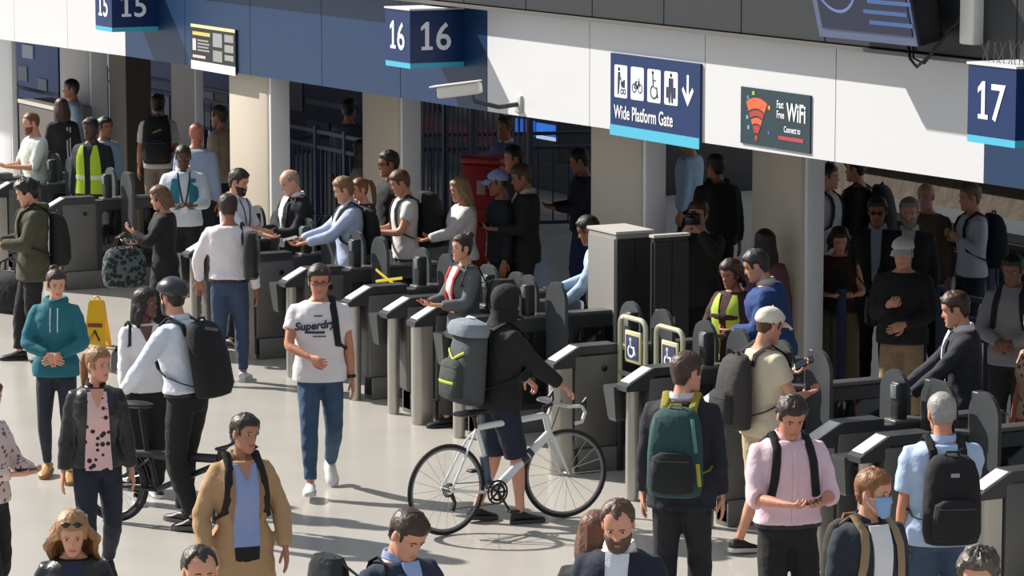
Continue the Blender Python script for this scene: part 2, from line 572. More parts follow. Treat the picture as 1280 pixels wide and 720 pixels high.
    for side in (1, -1):
        S0, El, W, curl, pn = AR[side]
        hb_ = MB(); hand_mesh(hb_, W, (W - El), pn, curl, 1.0, side)
        v, f, _ = hb_.arrays(); body.add(v * k, f, 0)
    lipc = tuple(int(c * (.82 if sex == 'm' else .66)) if i else int(c * .93) for i, c in enumerate(skin))
    ctx = dict(e=e, k=k, bend=bend, headT=headT, root=root, rz=rz, AR=AR, LG=LG, T0=T0, build=build, vox=vox, label=label, head_k=head_k, yaw=yaw)
    make('body', body, [skinm(skin), skinm(lipc), plain((196, 184, 176), .4), plain((30, 22, 18), .2)], e)
    hs, hc = hair[0], hair[1]
    # brows
    if hs != 'none' or True:
        bc = hair[2] if len(hair) > 2 else hc
        for s_ in (1, -1):
            br = MB()
            br.tube(headT([(s_ * .014, .094, .0215), (s_ * .028, .091, .0245), (s_ * .044, .081, .020)]), [(.0024 if sex == 'm' else .0016) * k, (.0032 if sex == 'm' else .0022) * k, .0016 * k], 5)
            make('eyebrow', br, hairm(bc), e)
    build_hair(ctx, hs, hc)
    if beard: build_beard(ctx, *beard)
    build_top(ctx, *top)
    build_legs(ctx, legs[0], legs[1], shoes)
    ctx['tops'] = top
    for x in extra:
        x(ctx)
    PEOPLE.append(ctx)
    return ctx

def add_head_part(ctx, name, V, F, m, parent=None):
    mb = MB(); mb.add(ctx['headT'](V), F)
    return make(name, mb, m, parent or ctx['e'])

def build_hair(ctx, style, colr):
    m = hairm(colr); hT = ctx['headT']; k = ctx['k']
    mb = MB()
    def cap(mask, th, noise=.002):
        V, F = shell(mask, th, noise=noise); mb.add(hT(V), F)
    if style in ('none',): return
    if style == 'short': cap(hairline() * (1 + .35 * (HZ[:, None] > .05)), .016)
    elif style == 'crop': cap(hairline(.070, .026, -.06), .008, .001)
    elif style == 'quiff': cap(hairline(.064) * (1 + 1.0 * np.clip((HZ[:, None] - .03) / .06, 0, 1) * np.cos(np.radians(AZ / 2))[None, :]), .0165, .003)
    elif style == 'recede': cap(hairline(.070, .024, -.07, .0, .022), .012)
    elif style == 'balding':
        q = hairline(.066, .022, -.07, 0, .02) * (HZ[:, None] < .075) * (AZ[None, :] > 62); cap(q.astype(float), .008, .001)
    elif style == 'curly': cap(hairline(.060, .0, -.08) * (1.4), .024, .006)
    elif style == 'afro': cap(hairline(.055, .0, -.085) * 1.0, .030, .004)
    elif style in ('long', 'pony', 'bun', 'bob', 'halfup', 'wavy'):
        cap(hairline(.062, .01 if style in ('long', 'bob') else .016, -.08, -.03), .018 if style in ('long', 'bob', 'wavy') else .010, .0015)
        if style in ('long', 'bob', 'halfup', 'wavy'):
            wv = 2.2 if style == 'wavy' else 1.0; ex = .034 if style == 'wavy' else 0
            L = {'long': .36, 'bob': .15, 'halfup': .40, 'wavy': .30}[style]
            rings = []; ph = rng.rand(3) * 6; aa = np.linspace(0, 1, 22)
            for t in np.linspace(0, 1, 12):
                z = .075 - t * (L + .06)
                a0 = math.radians(58 if t < .35 else 66 + 25 * t)
                a = np.linspace(a0, 2 * math.pi - a0, 22)
                w = .084 + .030 * math.sin(min(1, t * 1.25) * math.pi * .8) + ex * min(1, t * 2) + wv * .006 * np.sin(aa * 40 + ph[0] + 5 * t) + wv * .007 * np.sin(t * 11 + aa * 9 + ph[1]); d = .103 + .010 * math.sin(t * math.pi) + .006 * np.sin(aa * 44 + ph[2] + 4 * t)
                yo = -.012 - .015 * t
                o = np.stack([w * np.sin(a), yo + d * np.cos(a), np.full(22, z)], 1)
                q = (1 - .30 * (1 - .6 * t))
                i_ = np.stack([w * q * np.sin(a), yo + d * q * np.cos(a), np.full(22, z)], 1)[::-1]
                rings.append(hT(np.concatenate([o, i_])))
            mb.loft(rings)
        if style == 'pony':
            mb.ball(hT([(0, -.098, .062)])[0], .03 * k)
            mb.tube(hT([(0, -.10, .065), (0, -.145, .05), (0, -.165, -.02), (0, -.16, -.11), (0, -.15, -.20), (0, -.145, -.26)]), [.016 * k, .026 * k, .033 * k, .03 * k, .022 * k, .006 * k], 9)
        if style == 'bun':
            mb.ball(hT([(.0, -.085, .105)])[0], (.042 * k, .04 * k, .036 * k), 0, 12, 9)
            mb.ball(hT([(.018, -.065, .125)])[0], (.024 * k, .024 * k, .020 * k))
    else:
        return
    make('hair', mb, m, ctx['e'])

def build_beard(ctx, colr, thick=.008):
    ms = np.clip((-.028 - HZ[:, None]) / .014, 0, 1) * (AZ[None, :] < 82)
    ms = ms * np.where((AZ[None, :] < 20) & (HZ[:, None] > -.052), 0, 1) * np.where((AZ[None, :] < 14) & (HZ[:, None] > -.078) & (HZ[:, None] < -.060), 0, 1)
    ms = np.maximum(ms, ((AZ[None, :] < 17) & (HZ[:, None] < -.048) & (HZ[:, None] > -.06)) * .5)
    V, F = shell(ms, thick, noise=.0008, src=HEADV, closed_top=False)
    add_head_part(ctx, 'beard', V, F, hairm(colr))

def ring_at(ctx, z, ease):
    T0 = np.array(ctx['T0']); b = ctx['build']
    return np.interp(z, T0[:, 0], T0[:, 1]) * b + ease, np.interp(z, T0[:, 0], T0[:, 2]) * b + ease, np.interp(z, T0[:, 0], T0[:, 3])

def front_y(ctx, x, z, ease, side=1):
    """the front (or back) surface of the garment at x, z, before bending"""
    w, d, yo = ring_at(ctx, z, ease)
    low = np.clip((1.04 - np.asarray(z, float)) / .06, 0, 1)
    w, d = w + .010 * low, d + .008 * low
    q = np.clip(np.abs(x) / np.maximum(w, .01), 0, .98)
    return yo + side * d * (1 - q ** 2.3) ** (1 / 2.3)

def patch(ctx, pts_lr, ease, lift=.004, nx=6, thick=.004, back=False):
    """a flat piece of cloth lying on the chest or back: rows of (z, x_left, x_right)"""
    rows_o, rows_i = [], []
    s_ = -1 if back else 1
    R = []
    for z, xl, xr in pts_lr:
        x = np.linspace(xl, xr, nx)
        y = front_y(ctx, x, z, ease + lift, s_)
        R.append(np.stack([x, y, np.full(nx, z)], 1))
    R = np.array(R)
    o = ctx['bend'](R.reshape(-1, 3)).reshape(R.shape)
    I = R.copy(); I[..., 1] -= s_ * thick * 2
    i_ = ctx['bend'](I.reshape(-1, 3)).reshape(R.shape)
    mb = MB()
    mb.loft([np.concatenate([o[r], i_[r][::-1]]) * ctx['k'] for r in range(len(R))])
    return mb

def build_top(ctx, kind, colr, cuff=None, hem=None, ease=None, front=None, collar=None, material=None, under=None, lapel=None, hood=False, vest=None, prnt=None):
    D = {'tee': (.55, .86, .016), 'shirt': (1.93, .90, .016), 'rolled': (1.12, .90, .018), 'short': (.78, .87, .020), 'jacket': (1.93, .84, .030), 'hoodie': (1.93, .86, .028), 'coat': (1.95, .52, .032),
         'tank': (.10, .92, .008), 'blouse': (1.5, .90, .016), 'sweater': (1.93, .88, .024), 'dress': (1.5, .48, .014), 'suit': (1.90, .80, .024)}[kind]
    cuff = D[0] if cuff is None else cuff; hem = D[1] if hem is None else hem; ease = D[2] if ease is None else ease
    k = ctx['k']; bend = ctx['bend']
    mb = MB(); rings = []
    zs = [hem] + [z for z, *_ in ctx['T0'] if z > hem + .02 and z < (1.48 if kind != 'hoodie' else 2)]
    if hem < .80: zs = [hem, (hem + .86) / 2] + [z for z in zs if z > hem]
    for z in zs:
        if z < .86:
            w, d, yo = ring_at(ctx, .93, ease); fl = (.93 - z)
            w += fl * .06; d += fl * (.12 if kind in ('coat', 'dress') else .05)
        else: w, d, yo = ring_at(ctx, z, ease)
        if z < 1.0 and z >= .86: w, d = max(w, ring_at(ctx, .97, ease)[0]), max(d, ring_at(ctx, .97, ease)[1])
        if z < 1.0: w += .010; d += .008
        if z > 1.44: w -= ease * .5; d -= ease * .3
        rings.append(bend(ell(w, d, yo, z, 22)))
    mb.loft(rings)
    ar = .0 if kind not in ('tank',) else -.004
    for side in (1, -1):
        S0, El, W, curl, pn = ctx['AR'][side]
        A0 = S0 + np.array([-side * .03, 0, 0.0])
        ps, rs = lim((S0, El, W), ARM_R, 0, cuff, ease * .62 + ar)
        if kind in ('tee', 'short', 'rolled'): rs = [r + .007 * (t / max(1, len(rs) - 1)) for t, r in enumerate(rs)]
        mb.tube([A0] + ps, [rs[0] * .9] + rs, 12)
    g = weld(mb, ctx['vox'], 4 if ease > .01 else 2)
    v, f, _ = g.arrays()
    # soft folds
    s_ = rng.rand(3) * 6
    fold = (np.sin(v[:, 2] * 46 + v[:, 0] * 20 + s_[0] + 2.2 * np.sin(v[:, 0] * 17 + v[:, 2] * 9 + s_[1])) * .5 + np.sin(v[:, 2] * 71 - v[:, 0] * 33 + s_[2]) * .3) * (.0042 if ease > .012 else .002)
    dirv = v - np.array([0, 0, 0]); dirv[:, 2] = 0
    dirv /= np.linalg.norm(dirv, axis=1)[:, None] + 1e-6
    mid = np.clip((np.abs(v[:, 0]) - .10) / .05, .0, 1) * .85 + .15       # cloth lies smooth over chest and back, folds at sides and sleeves
    v = v + dirv * (fold * (mid if (front or vest or kind in ('tee', 'hoodie', 'shirt', 'rolled')) else 1))[:, None]
    gm = MB(); gm.add(v * k, f)
    m = material or cloth(colr)
    nm = {'tee': 't_shirt', 'rolled': 'shirt', 'short': 'shirt', 'tank': 'vest_top', 'suit': 'suit_jacket'}.get(kind, kind)
    ctx['garment'] = make(nm, gm, m, ctx['e'])
    ctx['ease'] = ease
    e = ctx['e']
    if front:                                    # the shirt seen in the open jacket
        fc, wt, wb, z0, z1 = front[:5]
        rows = [(z, -(wb + (wt - wb) * ((z - z0) / (z1 - z0))), (wb + (wt - wb) * ((z - z0) / (z1 - z0)))) for z in np.linspace(z0, z1, 9)]
        fm = front[5] if len(front) > 5 else cloth(fc)
        make('shirt_front', patch(ctx, rows, ease, .007), fm, e)
        if lapel:
            for s2 in (1, -1):
                rows = []
                for t in np.linspace(0, 1, 7):
                    z = 1.10 + t * .32; xi = (wb + (wt - wb) * ((z - z0) / (z1 - z0))); wd = .010 + .055 * math.sin(t * 2.2)
                    a, b_ = xi, xi + wd
                    rows.append((z, a, b_) if s2 > 0 else (z, -b_, -a))
                make('lapel', patch(ctx, rows, ease, .011, 4), cloth(lapel) if material is None else material, e)
        if z0 < .90 and kind == 'coat': pass
    if collar:
        cm = MB()
        n = 20; w = .070 if ctx['T0'] is MT else .060
        prof = []
        for (dr, z) in ((-.006, 1.462), (.004, 1.462), (.014, 1.482), (.004, 1.515), (-.004, 1.512)):
            a = np.linspace(math.radians(112), math.radians(428), n)
            sag = -.034 * np.clip(np.sin(a), 0, 1) ** 2
            prof.append(np.stack([(w + dr) * np.cos(a), -.016 + (w + dr) * np.sin(a), z + sag], 1))
        for i in range(n):
            pass
        cm.loft([ctx['bend'](np.array([p[i] for p in prof])) * k for i in range(n)])
        make('collar', cm, cloth(collar), e)
    if hood:
        hm = MB()
        hm.ring((0, 0, 0), .082, .026, 'z', 24, 8)
        v, f, _ = hm.arrays(); v = v * np.array([1, 1, 1.3]) + np.array([0, -.03, 1.475]); v[:, 2] -= np.clip(v[:, 1], 0, 1) * .4
        v[:, 1] = np.where(v[:, 1] < -.05, v[:, 1] * 1.15 - .01, v[:, 1])
        h2 = MB(); h2.add(ctx['bend'](v) * k, f); make('hood', h2, m, e)
    if vest:
        vc, band = vest
        for s2 in (1, -1):
            rows = [(z, *( (x0, x1) if s2 > 0 else (-x1, -x0))) for z, x0, x1 in [(.90, .035, .165), (1.05, .035, .15), (1.2, .035, .15), (1.32, .04, .14), (1.40, .055, .12), (1.45, .06, .095)]]
            p = make('safety_vest', patch(ctx, rows, ease, .009), mat('safety_cloth', vc, .7), e)
            rows = [(z, *((.035, .16) if s2 > 0 else (-.16, -.035))) for z in (1.06, 1.09, 1.11)]
            make('reflective_band', patch(ctx, rows, ease, .014), mat('reflective', band, .35), p)
        make('safety_vest', patch(ctx, [(z, -w_, w_) for z, w_ in [(.90, .16), (1.1, .15), (1.3, .15), (1.42, .11)]], ease, .006, 8, back=True), mat('safety_cloth', vc, .7), e)

def shoe_mesh(out_u, out_s, an, pitch, k, side, splay=.12):
    Rm = axis_rot('Z', -side * splay) @ axis_rot('X', -pitch)
    def put(P): return ((np.asarray(P) - np.array([0, 0, .08])) @ Rm.T + an) * k
    rings = []
    for y, w, zt, xo in ((-.072, .018, .06, 0), (-.062, .034, .085, 0), (-.02, .040, .095, 0), (.03, .042, .088, 0), (.08, .046, .066, .003), (.13, .047, .052, .004), (.165, .038, .044, .003), (.186, .018, .034, .0)):
        a = np.linspace(0, 2 * math.pi, 10, endpoint=False)
        z = .018 + (zt - .018) * (.5 + .5 * np.sin(a))
        rings.append(put(np.stack([xo + w * np.cos(a), np.full(10, y), z], 1)))
    out_u.loft(rings)
    o = []
    for y, w in ((-.078, .016), (-.066, .036), (-.02, .043), (.03, .043), (.08, .049), (.13, .050), (.17, .040), (.192, .016)):
        o.append((w, y))
    ol = [(w, y) for w, y in o] + [(-w, y) for w, y in reversed(o)]
    P = np.array([(x, y, 0) for x, y in ol])
    out_s.loft([put(P + np.array([0, 0, .0])), put(P * np.array([1.03, 1.01, 1]) + np.array([0, 0, .012])), put(P + np.array([0, 0, .028]))])

def build_legs(ctx, kind, colr, shoes):
    k = ctx['k']; e = ctx['e']
    end = {'trousers': 1.93, 'jeans': 1.93, 'leggings': 1.95, 'shorts': .98, 'wide': 1.95, 'skirt': None}[kind]
    ez = {'trousers': .014, 'jeans': .010, 'leggings': .001, 'shorts': .022, 'wide': .026, 'skirt': .0}[kind]
    mb = MB()
    rings = []
    for z in (.84, .88, .93, .98, 1.03):
        w, d, yo = ring_at(ctx, max(z, .93), .008 + ez * .3)
        if z < .9: w *= .93; d *= .92
        rings.append(ctx['bend'](ell(w, d, yo, z, 18)))
    mb.loft(rings)
    if end:
        for side in (1, -1):
            ps, rs = lim(ctx['LG'][side], LEG_R, 0, end, ez)
            if kind in ('trousers', 'wide', 'shorts'): rs = [r + (.012 if kind != 'wide' else .03) * (i / len(rs)) for i, r in enumerate(rs)]
            mb.tube(ps, rs, 12)
    g = weld(mb, ctx['vox'] * 1.15, 3)
    v, f, _ = g.arrays()
    if kind != 'leggings':
        ph = rng.rand() * 6
        fold = np.sin(v[:, 2] * 52 + np.sin(v[:, 0] * 40 + ph) * 2) * .0032 * np.clip(1.05 - v[:, 2], 0, .6) / .6
        v = v + np.stack([np.sign(v[:, 0]) * fold * .4, fold, 0 * fold], 1)
    gm = MB(); gm.add(v * k, f)
    make({'trousers': 'trousers', 'wide': 'trousers'}.get(kind, kind), gm, denim(colr) if kind == 'jeans' else cloth(colr), e)
    sc = shoes if isinstance(shoes[0], (tuple, list)) else (shoes, (35, 34, 34))
    for side in (1, -1):
        hip, kn, an = ctx['LG'][side]
        p = -min(.6, max(0, (an[2] - .085) / .16)) if an[1] < 0 else min(.3, max(0, (an[2] - .08) * 3))
        u, s_ = MB(), MB(); shoe_mesh(u, s_, an, -p, k, side)
        o = make('shoe', u, mat('shoe', sc[0], .5), e)
        make('sole', s_, plain(sc[1], .6), o)
# ------------------------------------------------------------------ things people wear and hold
def glasses(rgb=(18, 18, 20), dark=False):
    def f(c):
        mb = MB()
        for s_ in (1, -1):
            mb.ring((0, 0, 0), .021, .0024, 'y', 16, 5)
        v, fa, _ = mb.arrays()
        n = len(v) // 2
        v[:n] += np.array([.031, .092, .003]); v[n:] += np.array([-.031, .092, .003])
        v[:, 2] = .003 + (v[:, 2] - .003) * .75
        g = MB(); g.add(c['headT'](v), fa)
        for s_ in (1, -1):
            g.tube(c['headT']([(s_ * .052, .090, .008), (s_ * .074, .05, .008), (s_ * .079, .0, .006)]), .0024 * c['k'], 5)
        g.tube(c['headT']([(-.011, .097, .006), (.011, .097, .006)]), .0024 * c['k'], 5)
        o = make('eyeglasses', g, plain(rgb, .3), c['e'])
        if dark:
            l = MB()
            for s_ in (1, -1): l.ball(c['headT']([(s_ * .031, .093, .003)])[0], (.02 * c['k'], .004 * c['k'], .015 * c['k']), 0, 12, 7)
            make('lens', l, plain((10, 10, 12), .1), o)
    return f

def cap(rgb, brim_yaw=0):
    def f(c):
        m = np.clip((HZ[:, None] - np.interp(AZ, [0, 60, 120, 180], [.058, .046, .012, .005])[None, :]) / .012, 0, 1)
        V, F = shell(m, .020, noise=0)
        o = add_head_part(c, 'cap', V, F, cloth(rgb))
        rings = []
        for t in np.linspace(0, 1, 6):
            a = np.radians(np.linspace(-62, 62, 13))
            r = .012 + .066 * t
            x = (hw(.055) + .014 + r * .12) * np.sin(a); y = (hf(.055) - .035) + (.045 + r * (1 if True else 0)) * np.cos(a) ** .8
            z = .056 - .030 * t - .020 * (np.sin(a) ** 2)
            rings.append(np.concatenate([np.stack([x, y, z + .003], 1), np.stack([x, y, z - .003], 1)[::-1]]))
        mb = MB(); mb.loft([c['headT'](r) for r in rings])
        make('peak', mb, cloth(rgb), o)
        b = MB(); b.ball(c['headT']([(0, -.01, .142)])[0], .008 * c['k'], 0, 8, 5)
        make('button', b, cloth(rgb), o)
    return f

def hood_up(rgb):
    def f(c):
        m = np.ones((len(HZ), NA))
        m[(AZ[None, :] < 62) & (HZ[:, None] < .085) & (HZ[:, None] > -.2)] = 0
        V, F = shell(m, .030, base=.012, noise=.001)
        mb = MB(); mb.add(c['headT'](V), F)
        rings = []
        for z, w, d, y in ((-.05, .095, .10, -.015), (-.09, .092, .095, -.015), (-.13, .10, .10, -.02), (-.17, .125, .105, -.03)):
            rings.append(c['headT'](ell(w, d, y, z, 18)))
        mb.loft(rings, 0)
        make('hood', mb, cloth(rgb), c['e'])
    return f

def cycle_helmet(rgb):
    def f(c):
        m = np.clip((HZ[:, None] - np.interp(AZ, [0, 60, 120, 180], [.058, .040, .020, .0])[None, :]) / .010, 0, 1)
        rib = 1 + .28 * np.cos(np.radians(HA[None, :] * 180 / math.pi * 8)) * (HZ[:, None] < .112)
        V, F = shell(m * 1.0, .034, noise=0)
        o = add_head_part(c, 'helmet', V, F, plain(rgb, .35))
        for x in (-.048, -.016, .016, .048):
            mb = MB()
            P = []
            for a in np.linspace(18, 150, 11):
                y = math.cos(math.radians(a)) * .118 - .004; z = .052 + math.sin(math.radians(a)) * (.100 - abs(x) * .55)
                P.append((x * (1 if 40 < a < 130 else .8), y, z))
            mb.tube(c['headT'](P), [.006 * c['k']] + [.011 * c['k']] * 9 + [.006 * c['k']], 6)
            make('rib', mb, plain((60, 66, 74), .3), o)
        st = MB()
        for s_ in (1, -1): st.tube(c['headT']([(s_ * .082, .02, .03), (s_ * .080, .0, -.04), (s_ * .055, .03, -.105), (0, .06, -.125)]), .005 * c['k'], 5)
        make('chin_strap', st, plain((20, 20, 22)), o)
    return f

def face_mask(rgb):
    def f(c):
        ms = ((HZ[:, None] < -.012) & (AZ[None, :] < 58)).astype(float)
        V, F = shell(ms, .012, base=.010, closed_top=False, src=HEADV)
        o = add_head_part(c, 'face_mask', V, F, mat('paper', rgb, .8, 0, .3, 30))
        st = MB()
        for s_ in (1, -1):
            for z in (-.02, -.085): st.tube(c['headT']([(s_ * .06, .06, z), (s_ * .074, .02, (z - .02) / 2), (s_ * .080, -.012, -.008)]), .0025 * c['k'], 4)
        make('ear_loop', st, plain((220, 225, 230)), o)
    return f

def head_sunglasses(c):
    mb = MB()
    for s_ in (1, -1): mb.ball((s_ * .030, .078, .098), (.027, .010, .018), 0, 10, 6)
    v, fa, _ = mb.arrays(); g = MB(); g.add(c['headT'](v), fa)
    for s_ in (1, -1): g.tube(c['headT']([(s_ * .055, .072, .095), (s_ * .082, .02, .06), (s_ * .085, -.02, .03)]), .004 * c['k'], 5)
    make('sunglasses', g, plain((12, 12, 14), .12), c['e'])

def headphones(c):
    mb = MB()
    P = [( .088 * math.cos(a), -.01, .128 * math.sin(a) - .0) for a in np.linspace(0, math.pi, 13)]
    mb.tube(c['headT'](P), .008 * c['k'], 6)
    for s_ in (1, -1): mb.ball(c['headT']([(s_ * .086, -.006, -.008)])[0], (.018 * c['k'], .030 * c['k'], .034 * c['k']), 0, 10, 7)
    make('headphones', mb, plain((22, 22, 24), .4), c['e'])

def lanyard(rgb, badge=(225, 225, 230)):
    def f(c):
        mb = MB(); k = c['k']
        for s_ in (1, -1):
            P = [(s_ * .068, z) for z in ()]
            pts = []
            for x, z in ((.062, 1.46), (.055, 1.38), (.035, 1.25), (.010, 1.13)):
                pts.append((s_ * x, front_y(c, np.array([x]), z, c['ease'] + .008)[0], z))
            mb.tube(c['bend'](pts) * k, [(.009 * k, .003 * k)] * 4, 6)
        o = make('lanyard', mb, plain(rgb), c['e'])
        make('badge', patch(c, [(1.04, -.03, .03), (1.12, -.03, .03)], c['ease'], .016, 4), plain(badge), o)
    return f

def scarf(rgb):
    def f(c):
        mb = MB(); k = c['k']
        for s_ in (1, -1):
            pts = [(s_ * x, front_y(c, np.array([x]), z, c['ease'] + .008)[0], z) for x, z in ((.075, 1.45), (.06, 1.36), (.045, 1.22), (.05, 1.05))]
            mb.tube(c['bend'](pts) * k, [(.028 * k, .012 * k)] * 4, 8)
        make('scarf', mb, cloth(rgb), c['e'])
    return f

def belt(rgb=(25, 20, 18)):
    def f(c):
        w, d, yo = ring_at(c, .975, .024)
        w0 = max(w, ring_at(c, .93, .024)[0])
        mb = MB(); mb.loft([c['bend'](ell(w0 + (.004 if i in (1, 2) else -.01), d + (.004 if i in (1, 2) else -.01), yo, z, 22)) * c['k'] for i, z in enumerate((.948, .950, .976, .978))])
        make('belt', mb, leather(rgb), c['e'])
    return f

def watch(side=1, rgb=(20, 20, 22)):
    def f(c):
        S0, El, W, curl, pn = c['AR'][side]
        d = (W - El) / np.linalg.norm(W - El)
        mb = MB(); p = W - d * .03
        mb.tube(np.array([p - d * .012, p + d * .012]) * c['k'], .033 * c['k'], 12)
        make('wristwatch', mb, plain(rgb, .35), c['e'])
    return f

def shirt_print(txt, size, x, z, rgb, rot=0.0, shear=0.0, bold=0.0, back=False):
    def f(c):
        V, F = text_mesh(txt, size, 0, shear, 'CENTER', 1.0, bold)
        ca, sa = math.cos(rot), math.sin(rot)
        X = -(V[:, 0] * ca - V[:, 1] * sa) + x; Z = V[:, 0] * sa + V[:, 1] * ca + z
        Y = front_y(c, X, Z, c['ease'] + .015)
        v = c['bend'](np.stack([X, Y, Z], 1)) * c['k']
        mb = MB(); mb.add(v, F)
        make('print', mb, plain(rgb, .7), c['garment'], smooth=False)
    return f

def print_bar(x0, x1, z0, z1, rgb):
    def f(c):
        make('print', patch(c, [(z0, x0, x1), (z1, x0 - .004, x1 - .004)], c['ease'], .007, 6, .0015), plain(rgb, .7), c['garment'])
    return f

def buttons(rgb=(235, 235, 235), z0=.98, z1=1.42, n=6):
    def f(c):
        p = make('placket', patch(c, [(z, -.014, .014) for z in np.linspace(z0, z1, 7)], c['ease'], .005, 3, .002), c['garment'].data.materials[0], c['e'])
        for z in np.linspace(z0 + .03, z1 - .02, n):
            mb = MB(); q = np.array([0, front_y(c, np.array([0.]), z, c['ease'] + .0085)[0], z])
            mb.ball(c['bend']([q])[0] * c['k'], (.0065, .0035, .0065), 0, 8, 5)
            make('button', mb, plain(rgb), p)
    return f

def to_world(c, v):
    v = np.asarray(v, float); a = c['rz']
    return np.array([v[0] * math.cos(a) - v[1] * math.sin(a), v[0] * math.sin(a) + v[1] * math.cos(a), v[2]]) + c['root']

def strap_path(c, s_, low=1.02):
    e = c['ease'] + .012
    P = []
    for x, z, sd in ((.085, 1.36, -1), (.088, 1.44, -1)):
        P.append((s_ * x, front_y(c, np.array([x]), z, e, -1)[0], z))
    P.append((s_ * .095, -.012, 1.475 + e * .8))
    for x, z in ((.100, 1.43), (.112, 1.35), (.122, 1.25), (.135, 1.15)):
        P.append((s_ * x, front_y(c, np.array([x]), z, e)[0], z))
    w, d, yo = ring_at(c, 1.08, e)
    P.append((s_ * (w + .004), yo + .02, 1.10)); P.append((s_ * w * .9, yo - d * .75, 1.05)); P.append((s_ * .10, yo - d - .01, 1.02))
    return c['bend'](P) * c['k']

def backpack(rgb, label, size=(.30, .17, .46), pocket=None, strap=(22, 22, 24), accents=(), zc=1.22, one=None, top=None, dx=0.0, handle=True, group=None, material=None):
    def f(c):
        k = c['k']; bw, bd, bh = size
        w, d, yo = ring_at(c, 1.22, c['ease'])
        yb = yo - d - bd / 2 - .012
        base = c['bend']([[dx, yb, zc - bh / 2]])[0] * k
        t = thing('backpack', label, 'backpack', to_world(c, base), c['rz'], group)
        m = material or cloth(rgb)
        def B(P): return c['bend'](P) * k - base
        mb = MB(); rings = []
        for tt, sw, sd in ((0, .70, .62), (.03, .90, .85), (.15, 1.0, 1.0), (.5, .99, .96), (.78, .93, .82), (.92, .80, .66), (.985, .58, .48), (1.0, .35, .3)):
            z = zc - bh / 2 + bh * tt
            rings.append(B(ell(bw / 2 * sw, bd / 2 * sd, yb + bd / 2 * (1 - sd) * .8, z, 22, 2.7) + np.array([dx, 0, 0])))
        mb.loft(rings)
        body = make('main_compartment', mb, m, t)
        if pocket is not None:
            pm = MB(); rings = []
            for tt, q in ((0, .7), (.06, .95), (.5, 1.0), (.88, .9), (1, .55)):
                z = zc - bh * .42 + bh * .46 * tt
                rings.append(B(ell(bw * .40 * q, .040 * q + .012, yb - bd / 2 + .004, z, 16, 3) + np.array([dx, 0, 0])))
            pm.loft(rings); po = make('front_pocket', pm, cloth(pocket), t)
            zp = MB(); zz = zc - bh * .42 + bh * .43
            zp.tube(B([(dx + x, yb - bd / 2 - .045 + .02 * (x / bw * 2.4) ** 2, zz - .03) for x in np.linspace(-bw * .33, bw * .33, 7)]), .004 * k, 5)
            make('zip', zp, plain((70, 70, 74), .4), po)
        if top is not None:
            lm = MB(); rings = []
            for tt, q in ((0, .98), (.4, 1.05), (.8, .9), (1, .5)):
                z = zc + bh * .34 + bh * .20 * tt
                rings.append(B(ell(bw / 2 * q, bd / 2 * q, yb, z, 18, 3) + np.array([dx, 0, 0])))
            lm.loft(rings); make('lid', lm, cloth(top), t)
        for (z0, z1, x0, x1, rgb2) in accents:
            am = MB()
            xs = np.linspace(x0, x1, 7)
            def yy(x, z):
                q = np.clip(np.abs(x) / (bw / 2), 0, .97); sd = np.interp((z - zc + bh / 2) / bh, [0, .03, .15, .5, .78, .92, 1], [.62, .85, 1, .96, .82, .66, .3])
                return yb + bd / 2 * (1 - sd) * .8 - bd / 2 * sd * (1 - q ** 2.7) ** (1 / 2.7) - .008 - (.045 if pocket is not None and z < zc + .02 else 0)
            zz = np.linspace(z0, z1, 7)
            am.tube(B([(dx + x, yy(x, z), z) for x, z in zip(xs, zz)]), [(.012 * k, .005 * k)] * 7, 6, up=(0, 1, 0))
            make('trim_strip', am, plain(rgb2, .6), t)
        for s_ in ((1, -1) if one is None else (one,)):
            sm = MB(); P = strap_path(c, s_) - base
            sm.tube(P, [(.026 * k, .008 * k)] * (len(P) - 3) + [(.014 * k, .005 * k)] * 3, 8)
            make('shoulder_strap', sm, cloth(strap), t)
        if handle:
            hm = MB(); hm.tube(B([(dx - .045, yb + .03, zc + bh * .485), (dx - .03, yb + .02, zc + bh * .54), (dx + .03, yb + .02, zc + bh * .54), (dx + .045, yb + .03, zc + bh * .485)]), .008 * k, 6)
            make('grab_handle', hm, cloth(strap), t)
    return f

def hand_tip(c, side, along=.09, off=.0):
    S0, El, W, curl, pn = c['AR'][side]
    d = (W - El) / np.linalg.norm(W - El); p = pn - d * (pn @ d); p /= np.linalg.norm(p) + 1e-6
    return (W + d * along + p * (.026 + off)), d, p

def phone(label, side=1, rgb=(18, 18, 20), group=None, tilt=0):
    def f(c):
        p, d, n = hand_tip(c, side)
        x = np.cross(d, n)
        mb = MB(); mb.box((0, 0, 0), (.072, .148, .009), 0, .004)
        R = np.stack([x, d, n], 1)
        v, fa, _ = mb.arrays()
        t = thing('phone', label, 'phone', to_world(c, p * c['k']), c['rz'], group)
        a = MB(); a.add((v * c['k']) @ R.T, fa); make('case', a, plain(rgb, .3), t)
        s_ = MB(); s_.box((0, 0, .0052), (.064, .136, .001)); v, fa, _ = s_.arrays()
        b = MB(); b.add((v * c['k']) @ R.T, fa); make('screen', b, plain((30, 36, 46), .08), t)
    return f

